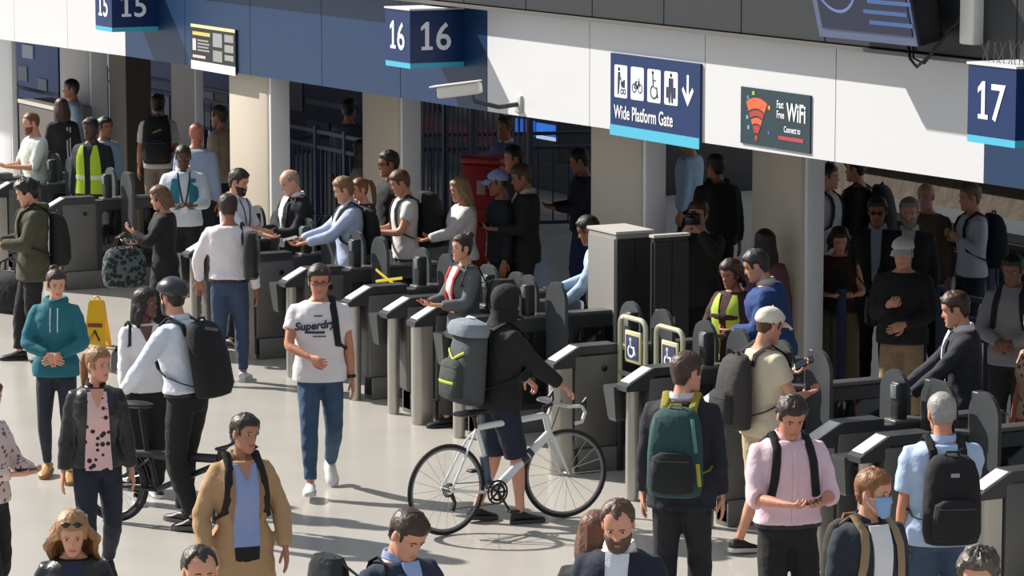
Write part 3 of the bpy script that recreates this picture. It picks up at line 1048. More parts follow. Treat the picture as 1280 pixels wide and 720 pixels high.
def side_bag(rgb, label, side=1, z=1.0, size=(.10, .30, .24), strap=True, cross=False, name='shoulder_bag', m=None, yoff=-.02):
    def f(c):
        k = c['k']; w, d, yo = ring_at(c, max(z, .95), c['ease'])
        hi = z > 1.05
        base = np.array([side * (w + size[0] / 2 + (-.015 if hi else .075)), -(d + size[1] / 2 - .03) if hi else yoff, z - size[2] / 2])
        t = thing(name, label, 'bag', to_world(c, base * k), c['rz'])
        mb = MB(); rings = []
        for tt, q in ((0, .75), (.06, .97), (.4, 1.05), (.8, .92), (1, .7)):
            rings.append((ell(size[0] / 2 * q, size[1] / 2 * q, 0, size[2] * tt, 16, 3)) * k)
        mb.loft(rings); make('bag_body', mb, m or leather(rgb), t)
        if strap:
            s2 = -side if cross else side
            e_ = c['ease']
            P = [np.array([0, .05, size[2]])] + [q - base for q in c['bend']([(s2 * .15, .105 + e_, 1.30), (s2 * .125, .05, 1.44 + e_), (s2 * .12, -.015, 1.468 + e_), (s2 * .125, -.07, 1.44 + e_), (s2 * .15, -.115 - e_, 1.30)])] + [np.array([0, -.05, size[2]])]
            sm = MB(); sm.tube(np.array(P) * k, [(.014 * k, .005 * k)] * len(P), 6); make('strap', sm, leather(rgb), t)
    return f
# ------------------------------------------------------------------ the setting
FV = 1.6                                                # v of the fascia over the gates
def fz(u): return np.interp(u, [-20, -14.9, -5.5, 2.3, 6], [2.36, 2.435, 2.505, 2.59, 2.62])

# polished pale floor
def floor_mat():
    m = bpy.data.materials.new('polished_terrazzo')
    m.use_nodes = True
    nt = m.node_tree; b = nt.nodes['Principled BSDF']
    tc = nt.nodes.new('ShaderNodeTexCoord')
    n1 = nt.nodes.new('ShaderNodeTexNoise'); n1.inputs['Scale'].default_value = 0.9; n1.inputs['Detail'].default_value = 5
    n2 = nt.nodes.new('ShaderNodeTexNoise'); n2.inputs['Scale'].default_value = 90; n2.inputs['Detail'].default_value = 2
    for n in (n1, n2): nt.links.new(tc.outputs['Object'], n.inputs['Vector'])
    mx = nt.nodes.new('ShaderNodeMix'); mx.data_type = 'RGBA'
    mx.inputs['A'].default_value = col((182, 177, 170)); mx.inputs['B'].default_value = col((208, 203, 195))
    nt.links.new(n1.outputs['Fac'], mx.inputs['Factor'])
    m2 = nt.nodes.new('ShaderNodeMix'); m2.data_type = 'RGBA'; m2.blend_type = 'MULTIPLY'; m2.inputs['Factor'].default_value = .25
    nt.links.new(mx.outputs['Result'], m2.inputs['A']); nt.links.new(n2.outputs['Color'], m2.inputs['B'])
    nt.links.new(m2.outputs['Result'], b.inputs['Base Color'])
    b.inputs['Roughness'].default_value = .22
    return m
fl = MB(); fl.box((-14, 20, -.1), (84, 90, .2))
struct(make('floor', fl, floor_mat(), None, OO, ROT, smooth=False))

WHITE = mat('white_panel', (207, 208, 211), .45)
BLUE = mat('blue_panel', (4, 46, 86), .4, 0, 0, 3.0, .06)
NAVY = mat('sign_blue', (2, 40, 92), .4)
CYAN = plain((70, 178, 208), .4)
DARK = mat('dark_panel', (34, 37, 41), .5, 0, 0, 5, .1)
IRON = mat('navy_railing', (30, 42, 76), .45)

def empty_structure(name):
    o = link(name, None, None, OO, ROT); o['kind'] = 'structure'
    return o

wall = empty_structure('wall_front')
def panel(u0, u1, m):
    g = .006
    mb = MB()
    a, b = u0 + g, u1 - g
    rings = []
    for v in (FV, FV + .10):
        rings.append(np.array([(a, v, fz(a)), (b, v, fz(b)), (b, v, 3.47), (a, v, 3.47)]))
    mb.loft(rings)
    make('fascia_panel', mb, m, wall, smooth=False)
for i in range(4): panel(-14.87 - 1.96 * (i + 1), -14.87 - 1.96 * i, WHITE)
for i in range(5): panel(-14.87 + 1.86 * i, -14.87 + 1.86 * (i + 1), BLUE)
for i in range(4): panel(-5.57 + 1.965 * i, -5.57 + 1.965 * (i + 1), WHITE)
for i in range(3): panel(2.29 + 1.86 * i, 2.29 + 1.86 * (i + 1), BLUE)
bk = MB(); bk.box((-7.5, FV + .13, 3.02), (31, .05, .80)); make('backing', bk, DARK, wall, smooth=False)

beam = empty_structure('trim_1')
u = -4.54 - 1.23 * 14
while u < 7:
    mb = MB(); mb.box((u + .615, FV - .14 + .2, 4.25), (1.222, .4, 1.5), 0, .008); make('beam_panel', mb, DARK, beam, smooth=False)
    u += 1.23
lipm = MB(); lipm.box((-7.5, FV - .10, 3.475), (32, .16, .03)); make('beam_edge', lipm, mat('beam_lip', (92, 90, 88), .5), beam, smooth=False)

# columns under the fascia
BEIGE = mat('warm_column_panel', (196, 185, 168), .5, 0, 0, 2.0, .04)
PALE = mat('pale_column_panel', (232, 234, 238), .5)
def column(xl, xs, xr, y, v0=3.2, m1=None, m2=None):
    ul, _ = on_v(xl, y, v0); ur, _ = on_v(xs, y, v0)
    lo, hi = v0, v0 + 3
    for _ in range(30):                                    # depth from the right edge
        mid = (lo + hi) / 2
        uu, _z = on_v(xr, y, mid)
        if uu > ur: lo = mid
        else: hi = mid
    root = empty_structure('column')
    d = lo - v0
    g = .05
    a = MB(); a.box(((ul + ur - g) / 2, v0 + d / 2, 1.77), (ur - g - ul, d, 3.54), 0, .07); make('front_casing', a, m1 or BEIGE, root)
    b = MB(); b.box((ur - .06, v0 + d / 2 + .02, 1.77), (.05, d - .08, 3.54)); make('seam', b, plain((60, 54, 48)), root, smooth=False)
    c = MB(); c.box((ur - .012, v0 + d / 2 + .0, 1.77), (.05, d, 3.54), 0, .012); make('side_casing', c, m2 or PALE, root)
column(284, 338, 362, 150, 1.74)
column(450, 502, 526, 150, 2.75)
column(735, 806, 832, 220, 2.3)
column(936, 1008, 1030, 260, 2.95)
column(73, 113, 134, 90, 3.9, mat('grey_casing', (176, 174, 176), .5))
column(-20, 14, 21, 90, 3.9, PALE)
column(212, 244, 254, 110, 5.0, mat('grey_casing', (176, 174, 176), .5))

# unseen canopy over the platforms; its far-left slab is added to shade the background
cl = MB(); cl.box((-12, 5.35, 3.62), (70, 7.2, .12)); cl.box((-38, 20, 3.62), (30, 26, .12)); struct(make('shade_ceiling', cl, mat('canopy_soffit', (70, 72, 76), .8), None, OO, ROT, smooth=False))
bw = MB(); bw.box((-12, 34, 1.8), (90, .3, 3.6)); struct(make('wall_backdrop', bw, mat('dark_backdrop', (34, 38, 48), .8, 0, 0, 1.5, .4), None, OO, ROT, smooth=False))  # backdrop wall added to keep the far background dark

# ------------------------------------------------------------------ writing helper
def write(name, txt, size, u, v, z, m, parent, face='front', bold=0.0, shear=0.0, align='LEFT', sx=1.0, lift=.004, space=1.0):
    V, F = text_mesh(txt, size, 0.0, shear, align, space, bold)
    x = V[:, 0] * sx
    if face == 'front': P = np.stack([u + x, np.full(len(x), v - lift), z + V[:, 1]], 1)
    else: P = np.stack([np.full(len(x), u + lift), v + x, z + V[:, 1]], 1)
    mb = MB(); mb.add(P, F)
    return make(name, mb, m, parent, smooth=False)

def flat(name, pts, v, m, parent, lift=.003):
    mb = MB(); mb.prism(pts, v - lift, v, 0)
    return make(name, mb, m, parent, smooth=False)

def rect(u0, z0, u1, z1): return [(u0, z0), (u1, z0), (u1, z1), (u0, z1)]

LETTER = plain((238, 240, 243), .5)
def number_sign(num, u, z, label, w=.53):
    t = thing('platform_sign', label, 'sign', S(u, FV - .56, z), ROT, 'platform number boxes on the fascia')
    b = MB(); b.box((w / 2, .28, .295), (w, .56, .49)); make('sign_case', b, NAVY, t, smooth=False)
    s_ = MB(); s_.box((w / 2, .28, .025), (w, .56, .05)); make('cyan_band', s_, CYAN, t, smooth=False)
    l = MB(); l.box((w / 2, .28, .548), (w + .02, .58, .016)); make('lid', l, plain((205, 208, 212)), t, smooth=False)
    def numeral(face, cx, size):
        mk = (lambda x, z: (x, -.004, z)) if face == 'front' else (lambda x, z: (w + .004, x, z))
        mb = MB(); x = cx - .095
        P = [(-.055, 0), (.055, 0), (.055, .032), (.020, .032), (.020, .262), (-.010, .262), (-.06, .215), (-.06, .178), (-.020, .205), (-.020, .032), (-.055, .032)]
        mb.add([mk(x + a * 1.05, .17 + b) for a, b in P], [(0, 1, 2, 3, 8, 9, 10)[:0] or (0, 1, 2, 3, 9, 10), (3, 4, 5, 8, 9), (5, 6, 7, 8)]); make('numeral', mb, LETTER, t, smooth=False)
        V, F = text_mesh(num[1], size, 0, 0, 'CENTER', 1, .004)
        mb = MB(); mb.add([mk(cx + .075 + a * .98, .17 + b) for a, b, _ in V], F); make('numeral', mb, LETTER, t, smooth=False)
    numeral('front', w / 2, .36); numeral('side', .27, .36)
    return t
number_sign('15', -14.35, 2.79, 'blue and cyan box sign numbered 15 at the top left')
number_sign('16', -6.58, 2.885, 'blue and cyan box sign numbered 16 on the blue fascia')
s17 = number_sign('17', 2.865, 2.968, 'blue and cyan box sign numbered 17 at the right edge', .56)
sp = MB()
for i in range(26):
    x = .02 + .52 * (i % 13) / 12; y = .10 + .25 * (i // 13)
    sp.tube([(x, y, .55), (x + .05 * math.sin(i * 2.1), y + .05 * math.cos(i * 1.7), .70)], .0035, 4)
o = make('bird_spikes', sp, plain((110, 104, 98)), s17); o['kind'] = 'stuff'

# the wide gate sign
def wide_sign():
    u0, u1, z0, z1 = -3.19, -1.68, 2.55, 3.195
    t = thing('direction_sign', 'blue sign with four white pictograms reading Wide Platform Gate', 'sign', S(u0, FV, z0), ROT)
    W, Hh = u1 - u0, z1 - z0
    b = MB(); b.box((W / 2, -.012, Hh / 2), (W, .022, Hh)); make('sign_board', b, NAVY, t, smooth=False)
    flat('cyan_band', rect(0, -.06, W, .03), -.023, CYAN, t, .006)
    k = .001 * 1.0
    for i in range(4):
        x = .075 + .285 * i
        p = flat('pictogram_tile', [(x + .012, .27), (x + .21, .27), (x + .222, .282), (x + .222, .538), (x + .21, .55), (x + .012, .55), (x, .538), (x, .282)], -.023, LETTER, t)
        ink = plain((30, 40, 80))
        g = MB(); cx = x + .111; y = -.0275
        if i == 0:      # person with a pushchair
            g.ring((cx - .03, y, .515), .0, .018, 'y', 8, 8, rb=.002)
            g.prism([(cx - .05, .40), (cx - .02, .40), (cx - .01, .49), (cx - .045, .49)], y - .002, y)
            g.prism([(cx - .05, .30), (cx - .035, .30), (cx - .02, .40), (cx - .05, .40)], y - .002, y)
            g.prism([(cx + .0, .40), (cx + .07, .43), (cx + .07, .36), (cx + .02, .36)], y - .002, y)
            g.ring((cx + .02, y, .325), .02, .006, 'y', 14, 4, rb=.002); g.ring((cx + .065, y, .325), .02, .006, 'y', 14, 4, rb=.002)
            g.prism([(cx - .02, .45), (cx + .01, .41), (cx + .015, .42), (cx - .015, .465)], y - .002, y)
        elif i == 1:    # bicycle
            for s_ in (-.05, .05): g.ring((cx + s_, y, .37), .036, .006, 'y', 18, 4, rb=.002)
            for a, b_ in (((-.05, .37), (-.02, .43)), ((-.02, .43), (.035, .43)), ((.035, .43), (.05, .37)), ((-.02, .43), (0, .37)), ((0, .37), (.035, .43)), ((-.05, .37), (0, .37)), ((.035, .43), (.03, .46))):
                g.tube([(cx + a[0], y, a[1]), (cx + b_[0], y, b_[1])], [(.005, .003)] * 2, 4)
        elif i == 2:    # wheelchair
            g.ring((cx - .02, y, .52), .0, .018, 'y', 8, 8, rb=.002)
            g.ring((cx, y, .36), .055, .008, 'y', 22, 4, 0, 120, 400, rb=.002)
            for a, b_ in (((-.02, .50), (-.01, .40)), ((-.01, .40), (.045, .40)), ((.045, .40), (.065, .31)), ((-.017, .46), (.03, .46))):
                g.tube([(cx + a[0], y, a[1]), (cx + b_[0], y, b_[1])], [(.009, .003)] * 2, 4)
        else:           # traveller with a case
            g.ring((cx, y, .52), .0, .018, 'y', 8, 8, rb=.002)
            g.prism([(cx - .035, .40), (cx + .035, .40), (cx + .035, .495), (cx - .035, .495)], y - .002, y)
            g.prism([(cx - .035, .29), (cx - .012, .29), (cx - .004, .40), (cx - .035, .40)], y - .002, y)
            g.prism([(cx + .035, .29), (cx + .012, .29), (cx + .004, .40), (cx + .035, .40)], y - .002, y)
            g.prism([(cx - .075, .33), (cx - .045, .33), (cx - .045, .42), (cx - .075, .42)], y - .002, y)
            g.prism([(cx + .045, .33), (cx + .075, .33), (cx + .075, .42), (cx + .045, .42)], y - .002, y)
        make('pictogram', g, ink, p, smooth=False)
    x = 1.315
    flat('arrow', [(x - .016, .54), (x + .016, .54), (x + .016, .37), (x + .075, .44), (x + .095, .41), (x, .28), (x - .095, .41), (x - .075, .44), (x - .016, .37)], -.023, LETTER, t)
    write('lettering', 'Wide Platform Gate', .165, .07, -.023, .09, LETTER, t, 'front', .002, 0, 'LEFT', .74)
wide_sign()

def wifi_poster():
    u0, u1, z0, z1 = -1.05, -.012, 2.60, 3.055
    t = thing('poster', 'dark teal poster reading WiFi with an orange cone emblem', 'poster', S(u0, FV, z0), ROT)
    W, Hh = u1 - u0, z1 - z0
    b = MB(); b.box((W / 2, -.008, Hh / 2), (W, .014, Hh)); make('poster_board', b, plain((26, 52, 62), .5), t, smooth=False)
    cx, cz = .25, .04
    ocol = plain((226, 98, 52), .6); dcol = plain((172, 52, 44), .6)
    for i, (r0, r1) in enumerate(((.06, .12), (.135, .18), (.195, .24), (.255, .34))):
        P = []
        A = np.radians(np.linspace(62, 118, 12))
        P = [(cx + r1 * math.cos(a), cz + r1 * math.sin(a)) for a in A] + [(cx + r0 * math.cos(a), cz + r0 * math.sin(a)) for a in A[::-1]]
        flat('emblem_band', P, -.0155, ocol if i % 2 else dcol, t, .003)
    g = MB(); g.ring((cx, -.018, .055), 0.0, .026, 'y', 12, 8, rb=.003); make('emblem_dot', g, ocol, t)
    for i, (x, z, c) in enumerate(((.10, .36, (60, 140, 120)), (.42, .30, (200, 150, 60)), (.09, .20, (90, 170, 190)), (.11, .12, (90, 170, 190)), (.42, .10, (70, 80, 150)), (.18, .40, (150, 190, 90)))):
        flat('fleck', rect(x, z, x + .035, z + .03), -.0155, plain(c), t)
    write('lettering', 'Fast', .085, .55, -.015, .325, LETTER, t, 'front', .001, 0, 'LEFT', .75)
    write('lettering', 'Free', .085, .55, -.015, .245, LETTER, t, 'front', .001, 0, 'LEFT', .75)
    write('lettering', 'WiFi', .20, .70, -.015, .235, LETTER, t, 'front', .004, 0, 'LEFT', .72)
    write('lettering', 'Connect to', .07, .66, -.015, .14, LETTER, t, 'front', .001, 0, 'LEFT', .75)
    flat('red_line', rect(.58, .075, .95, .105), -.0155, plain((170, 60, 66)), t)
wifi_poster()

def notice():
    u0, u1, z0, z1 = -12.775, -11.51, 2.44, 2.93
    t = thing('notice_board', 'dark notice board with yellow strip and white footer on blue fascia', 'notice', S(u0, FV, z0), ROT)
    W, Hh = u1 - u0, z1 - z0
    b = MB(); b.box((W / 2, -.012, Hh / 2), (W, .022, Hh)); make('board', b, plain((26, 28, 34)), t, smooth=False)
    flat('footer', rect(.0, -.01, W, .085), -.023, LETTER, t)
    flat('header', rect(.0, .455, W, .49), -.023, plain((216, 214, 160)), t)
    for x0, z0_, x1, z1_, c in ((.05, .37, .56, .41, (206, 190, 96)), (.05, .20, .15, .33, (214, 200, 208)), (.05, .12, .42, .15, (206, 190, 196)), (.64, .27, .90, .42, (150, 152, 156)), (.64, .11, .90, .23, (146, 146, 140)), (.97, .34, 1.22, .42, (150, 146, 150)), (.97, .23, 1.22, .31, (150, 150, 150)), (.97, .14, 1.22, .20, (150, 150, 146))):
        flat('text_block', rect(x0, z0_, x1, z1_), -.023, plain(c), t)
    for i in range(4): flat('text_line', rect(.19, .20 + .036 * i, .54 - .03 * (i % 2), .218 + .036 * i), -.023, plain((150, 152, 150)), t)
notice()

def cctv():
    u, z = on_v(597, 110, FV - .42)
    P = S(u, FV - .42, z)
    t = thing('security_camera', 'white security camera on an arm beside the sign numbered 16', 'camera', P, 0)
    mb = MB(); mb.box((-.17, 0, 0), (.40, .15, .105), 0, .02); v, f, _ = mb.arrays()
    def R(v): 
        a = math.radians(8); v = np.asarray(v, float); x, z_ = v[:, 0].copy(), v[:, 2].copy()
        return rotz(np.stack([x * math.cos(a) - z_ * math.sin(a), v[:, 1], x * math.sin(a) + z_ * math.cos(a)], 1), math.radians(-14))
    b = MB(); b.add(R(v), f); make('housing', b, mat('camera_shell', (225, 222, 215), .45), t)
    h = MB(); h.box((-.20, 0, .062), (.46, .17, .014), 0, .006); v, f, _ = h.arrays(); b = MB(); b.add(R(v), f); make('sun_shield', b, mat('camera_shell', (225, 222, 215), .45), t)
    g = MB(); g.ball((-.375, 0, 0), (.012, .05, .04)); v, f, _ = g.arrays(); b = MB(); b.add(R(v), f); make('lens', b, plain((15, 16, 20), .1), t)
    end = S(u + .02, FV, z - .16) - P
    a = MB(); a.tube([(-.05, 0, -.05), (-.03, .02, -.12), end * .5 + np.array([0, 0, -.10]), end], .022, 8); make('arm', a, plain((60, 62, 68)), t)
    w = MB(); w.box(end, (.12, .05, .16), 0, .01, ROT); make('wall_plate', w, plain((190, 190, 190)), t)
cctv()

def display():
    u0, z0 = on_v(1026, 46, FV - .45); u1, z1 = on_v(1150, 56, FV - .45)
    t = thing('display_screen', 'large tilted blue information display on the dark beam', 'screen', S(u0, FV - .45, z0), ROT)
    W = u1 - u0; a = math.radians(14)
    def R(v):
        v = np.asarray(v, float); y, z_ = v[:, 1].copy(), v[:, 2].copy()
        return np.stack([v[:, 0], y * math.cos(a) - z_ * math.sin(a), y * math.sin(a) + z_ * math.cos(a)], 1)
    def part(name, c, d, m, bev=.01):
        mb = MB(); mb.box(c, d, 0, bev); v, f, _ = mb.arrays(); b = MB(); b.add(R(v), f); return make(name, b, m, t, smooth=False)
    part('casing', (W / 2, .11, .48), (W, .22, .96), plain((14, 15, 18), .4))
    part('bezel', (W / 2, -.006, .48), (W - .01, .014, .95), plain((78, 92, 128), .35), .004)
    sc = emit('display_glow', (4, 22, 52), .10)
    p = part('screen', (W / 2 + .02, -.016, .50), (W - .12, .008, .84), sc, 0)
    for i, (x0, zz, w) in enumerate(((.62, .16, .9), (.62, .24, .8), (.62, .32, .95), (.62, .40, .7))):
        part('text_line', (x0 + w / 2 - .05, -.021, zz), (min(w, W - .75), .003, .030), emit('display_line', (44, 76, 130), .3), 0).parent = p
    for r in (.16, .30):
        mb = MB(); mb.ring((.36, -.022, .52), r, .012, 'y', 30, 4, rb=.003); v, f, _ = mb.arrays(); b = MB(); b.add(R(v), f); make('map_line', b, emit('display_line2', (84, 106, 150), .3), p)
    br = MB(); br.tube([(W / 2, .15, .8), (W / 2, .5, .9)], .05, 8); make('bracket', br, DARK, t)
display()

def beacon():
    u, z = on_v(1197, 55, FV - .24)
    t = thing('junction_box', 'white upright box with a loose cable high on the dark beam', 'box', S(u, FV - .24, z), ROT)
    b = MB(); b.box((.085, .06, .17), (.17, .10, .34), 0, .012); make('housing', b, mat('camera_shell', (225, 222, 215), .45), t)
    f = MB(); f.box((.085, .115, .17), (.20, .02, .36)); make('back_plate', f, plain((40, 42, 46)), t)
    c = MB(); c.tube([(.02, .05, .20), (-.10, .0, .10), (-.26, -.06, -.10), (-.42, -.06, -.19), (-.55, -.03, -.14), (-.68, .03, .02), (-.80, .06, .08)], .012, 6); make('cable', c, plain((18, 18, 20)), t)
    c = MB(); c.tube([(.02, .05, .24), (-.14, .0, .06), (-.34, -.05, -.16), (-.48, -.05, -.13), (-.60, .03, .05)], .009, 6); make('cable', c, plain((18, 18, 20)), t)
beacon()

# ------------------------------------------------------------------ ticket gates
GDARK = mat('gate_black', (40, 42, 45), .45, 0, 0, 8, .1)
GGREY = mat('gate_grey', (98, 97, 95), .4, .2)
GPAD = mat('reader_pad', (214, 214, 212), .35)
GPADDLE = mat('gate_paddle', (66, 69, 72), .4)
STEEL = mat('brushed_steel', (186, 182, 174), .38, .75, 0, 12, .06)
def gate_proto(pod, label, u, paddles=(1, -1)):
    t = thing('ticket_gate', label, 'ticket gate', S(u, 0), ROT, 'ticket gates in the barrier line')
    if pod:
        p = MB(); a = np.linspace(0, 2 * math.pi, 16, endpoint=False)
        p.loft([np.stack([.052 * np.cos(a), .052 * np.sin(a), np.full(16, z)], 1) for z in (0, .005, .90)]); make('post', p, STEEL, t)
    else:
        p = MB(); P = []
        for q in np.linspace(0, math.pi, 11): P.append((-.07 * math.cos(q), -.02 - .07 * math.sin(q)))
        P = P + [(.07, .08), (-.07, .08)]
        n = len(P)
        p.loft([np.array([(x, y, z) for x, y in P]) for z in (0, .90)]); make('post', p, STEEL, t)
    c = MB(); c.box((0, .83, .50), (.17, 1.40, .96), 0, .015); make('cabinet', c, GDARK, t)
    pl = MB(); pl.box((0, .84, .10), (.19, 1.42, .20), 0, .01); make('plinth', pl, mat('plinth_grey', (104, 102, 98), .5), t)
    cf = MB(); cf.box((.0, .30, .58), (.178, .40, .74), 0, .01); make('side_cover', cf, GGREY, t)
    for s_ in (1, -1):
        gp = MB(); gp.box((s_ * .090, .78, .56), (.012, .46, .62), 0, .004); make('glass_panel', gp, mat('dark_glass', (16, 17, 20), .08), t)
        gp = MB(); gp.box((s_ * .090, 1.26, .56), (.012, .40, .62), 0, .004); make('glass_panel', gp, mat('dark_glass', (16, 17, 20), .08), t)
        ln = MB(); a = np.linspace(0, 2 * math.pi, 12, endpoint=False); ln.ball((s_ * .096, .36, .84), (.006, .026, .026)); make('sensor', ln, plain((12, 12, 14), .15), t)
    h = MB(); h.prism([(-.10, .86), (-.10, .90), (.14, 1.03), (.48, 1.03), (.48, .95), (.06, .86)], -.085, .085)
    v, f, _ = h.arrays(); h = MB(); h.add(v[:, [1, 0, 2]], f); hd = make('reader_head', h, mat('gate_head', (52, 54, 57), .35), t, smooth=False)
    # the reader lies on the slope
    pm = MB(); a = math.atan2(.135, .26)
    pm.box((0, 0, 0), (.14, .22, .012), 0, .005); v, f, _ = pm.arrays()
    y, z = v[:, 1].copy(), v[:, 2].copy(); v[:, 1] = y * math.cos(a) - z * math.sin(a) + .03; v[:, 2] = y * math.sin(a) + z * math.cos(a) + .9735
    pm = MB(); pm.add(v, f); make('reader_pad', pm, GPAD, hd)
    tr = MB(); tr.box((0, 1.05, .99), (.15, .94, .03), 0, .008); make('top_rail', tr, mat('rail_grey', (84, 84, 83), .4), t)
    for y in (.66, .94):
        b = MB(); b.box((0, y, 1.13), (.10, .085, .27), 0, .012); tw = make('paddle_housing', b, GDARK, t)
    d = MB(); d.box((.0, .612, 1.20), (.075, .012, .10), 0, .004); make('indicator', d, plain((110, 116, 118), .2), t)
    for s_ in paddles:
        P = [(s_ * (.075), .28), (s_ * .43, .28)] + [(s_ * (.255 + .175 * math.cos(q)), 1.14 + .17 * math.sin(q)) for q in np.linspace(0, math.pi, 13)] + [(s_ * .08, 1.12)]
        m = MB(); m.prism(P, .785, .815); make('paddle', m, GPADDLE, t, smooth=False)
    bp = MB(); bp.box((0, 1.54, .5), (.15, .06, .96), 0, .02); make('rear_post', bp, STEEL, t)
    if pod:
        q = MB()
        rings = []
        for z, w, d_ in ((.60, .050, .06), (.62, .060, .07), (.86, .085, .10), (.875, .080, .095)):
            rings.append(np.array([(-.165 + sx * w, -.02 + sy * d_, z) for sx, sy in ((-1, -1), (1, -1), (1, 1), (-1, 1))]))
        q.loft(rings); qq = make('reader_pod', q, mat('gate_head', (52, 54, 57), .35), t, smooth=False)
        e_ = MB(); e_.tube([(-.10, -.02, .80), (0, -.0, .80)], .02, 8); make('pod_bracket', e_, GDARK, qq)
    return t
GU = [(-15.8, 0, 'in the far left bank, left of the olive jacket'), (-14.85, 0, 'in the far left bank, second from its right end'), (-13.05, 0, 'at the right end of the far left bank'),
      (-8.86, 1, 'leftmost of the middle bank, at the white shirted man'), (-7.62, 0, 'behind the legs of the man in white long sleeves'), (-6.47, 1, 'left of the man in the printed t-shirt'), (-5.06, 1, 'right behind the man in the printed t-shirt'),
      (-4.26, 1, 'first of three to the right of the printed t-shirt man'), (-3.70, 0, 'middle of three steel posts left of the grey backpack'), (-2.97, 1, 'beside the big grey and lime backpack'),
      (-1.18, 0, 'behind the front wheel of the white bicycle'), (0, 1, 'left of the green backpack, with hanging reader pod'), (1.12, 1, 'behind the man in the green backpack'), (2.64, 0, 'between the beige capped man and the pink shirt'), (3.22, 1, 'with reader lit between pink shirt and face mask man'), (4.62, 0, 'at the right edge beside the grey haired man')]
protos = {}
for u, pod, where in GU:
    pod = bool(pod)
    lab = 'dark steel ticket gate ' + where
    pads = (1, -1)
    if pod not in protos: protos[pod] = gate_proto(pod, lab, u)
    else: dup(protos[pod], S(u, 0), ROT, lab)

# the two hoops of the wide gate
def hoop(u, v, label):
    t = thing('wide_gate_barrier', label, 'barrier', S(u, v), ROT, 'hoop barriers of the wide gate')
    w, h0, h1, r = .205, .80, 1.26, .07
    P = [(-w, 0, .62), (-w, 0, h1 - r)] + [(-w + r - r * math.cos(a), 0, h1 - r + r * math.sin(a)) for a in np.linspace(.2, math.pi / 2, 5)] + [(w - r + r * math.sin(a), 0, h1 - r + r * math.cos(a)) for a in np.linspace(0, math.pi / 2, 5)] + [(w, 0, h0 + r)] + [(w - r + r * math.cos(a), 0, h0 + r - r * math.sin(a)) for a in np.linspace(.2, math.pi / 2, 5)] + [(-w, 0, h0)]
    mb = MB(); mb.tube(P, .021, 8, up=(0, 1, 0)); make('hoop', mb, mat('hoop_tube', (196, 194, 170), .35, .4), t)
    s_ = MB(); s_.box((.01, 0, 1.03), (.25, .02, .26), 0, .01); p = make('plate', s_, mat('hoop_plate', (190, 186, 140), .5), t)
    s_ = MB(); s_.box((.01, -.012, 1.03), (.19, .01, .19)); make('pictogram', s_, plain((52, 60, 96)), p)
    g = MB(); g.ring((0, -.018, 1.00), .045, .010, 'y', 18, 5, 0, 120, 400, rb=.002); g.ring((-.01, -.018, 1.09), 0, .02, 'y', 8, 8, rb=.002); g.tube([(-.01, -.018, 1.07), (0, -.018, 1.03), (.05, -.018, 1.03), (.065, -.018, .97)], [(.009, .003)] * 4, 4); make('wheelchair_symbol', g, LETTER, p, smooth=False)
    b = MB(); b.box((-w, .0, .36), (.05, .05, .72), 0, .01); make('stanchion', b, GDARK, t)
hoop(-.88, .5, 'steel hoop barrier with blue wheelchair symbol, left of the pair')
hoop(-.30, .5, 'steel hoop barrier with blue wheelchair symbol, right of the pair')

# tall grey cabinets beside the column
def tall_cabinet(px, py, v, wu, wv, h, label, m):
    u, _ = on_v(px, py, v)
    t = thing('equipment_cabinet', label, 'cabinet', S(u, v), ROT)
    b = MB(); b.box((-wu / 2, wv / 2, h / 2), (wu, wv, h), 0, .012); make('carcass', b, m, t, smooth=False)
    tp = MB(); tp.box((-wu / 2, wv / 2, h + .012), (wu + .02, wv + .02, .024)); make('top', tp, mat('cabinet_top_lit', (196, 192, 186), .5), t, smooth=False)  # sunlit strip along the top put into a paler colour
    for s_ in (0, 1):
        d = MB(); d.box((.006, wv * (.25 + .5 * s_), h / 2), (.012, wv * .48, h - .08)); o = make('door', d, mat('cabinet_side_shade', (40, 40, 42), .5), t, smooth=False)  # side doors coloured darker to carry the shade of that face
        hd = MB(); hd.box((.02, wv * (.46 + .08 * s_), h * .55), (.02, .015, .12)); make('handle', hd, STEEL, o)
    d = MB(); d.box((-wu / 2, -.006, h / 2), (wu - .04, .012, h - .08)); make('front_door', d, m, t, smooth=False)
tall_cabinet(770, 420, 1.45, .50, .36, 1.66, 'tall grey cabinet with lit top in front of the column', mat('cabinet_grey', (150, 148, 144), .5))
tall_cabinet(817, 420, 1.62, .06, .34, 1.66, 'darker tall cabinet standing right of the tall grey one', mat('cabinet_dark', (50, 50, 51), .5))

# red box by the fence
def red_box():
    P = at(600, 356); d = P - OO; u, v = d @ UU, d @ VV
    t = thing('post_box', 'red metal box with pale emblem in front of the railings', 'box', P, ROT + math.radians(34))
    RED = mat('red_paint', (176, 18, 26), .4)
    b = MB(); b.box((0, .24, .68), (.48, .48, 1.36), 0, .03); make('body', b, RED, t)
    l = MB(); l.box((0, .24, 1.40), (.52, .52, .08), 0, .03); make('top', l, mat('red_top_lit', (190, 60, 66), .4), t)  # top coloured pinker than the body for the light falling on it
    f = MB(); f.box((.02, -.006, 1.10), (.11, .012, .16), 0, .004); make('emblem', f, plain((205, 170, 160)), t)
    f = MB(); f.box((.0, -.006, .86), (.36, .012, .02)); make('seam', f, plain((120, 12, 18)), t)
    f = MB(); f.box((.0, -.006, .45), (.38, .012, .60), 0, .004); make('door', f, RED, t)
red_box()

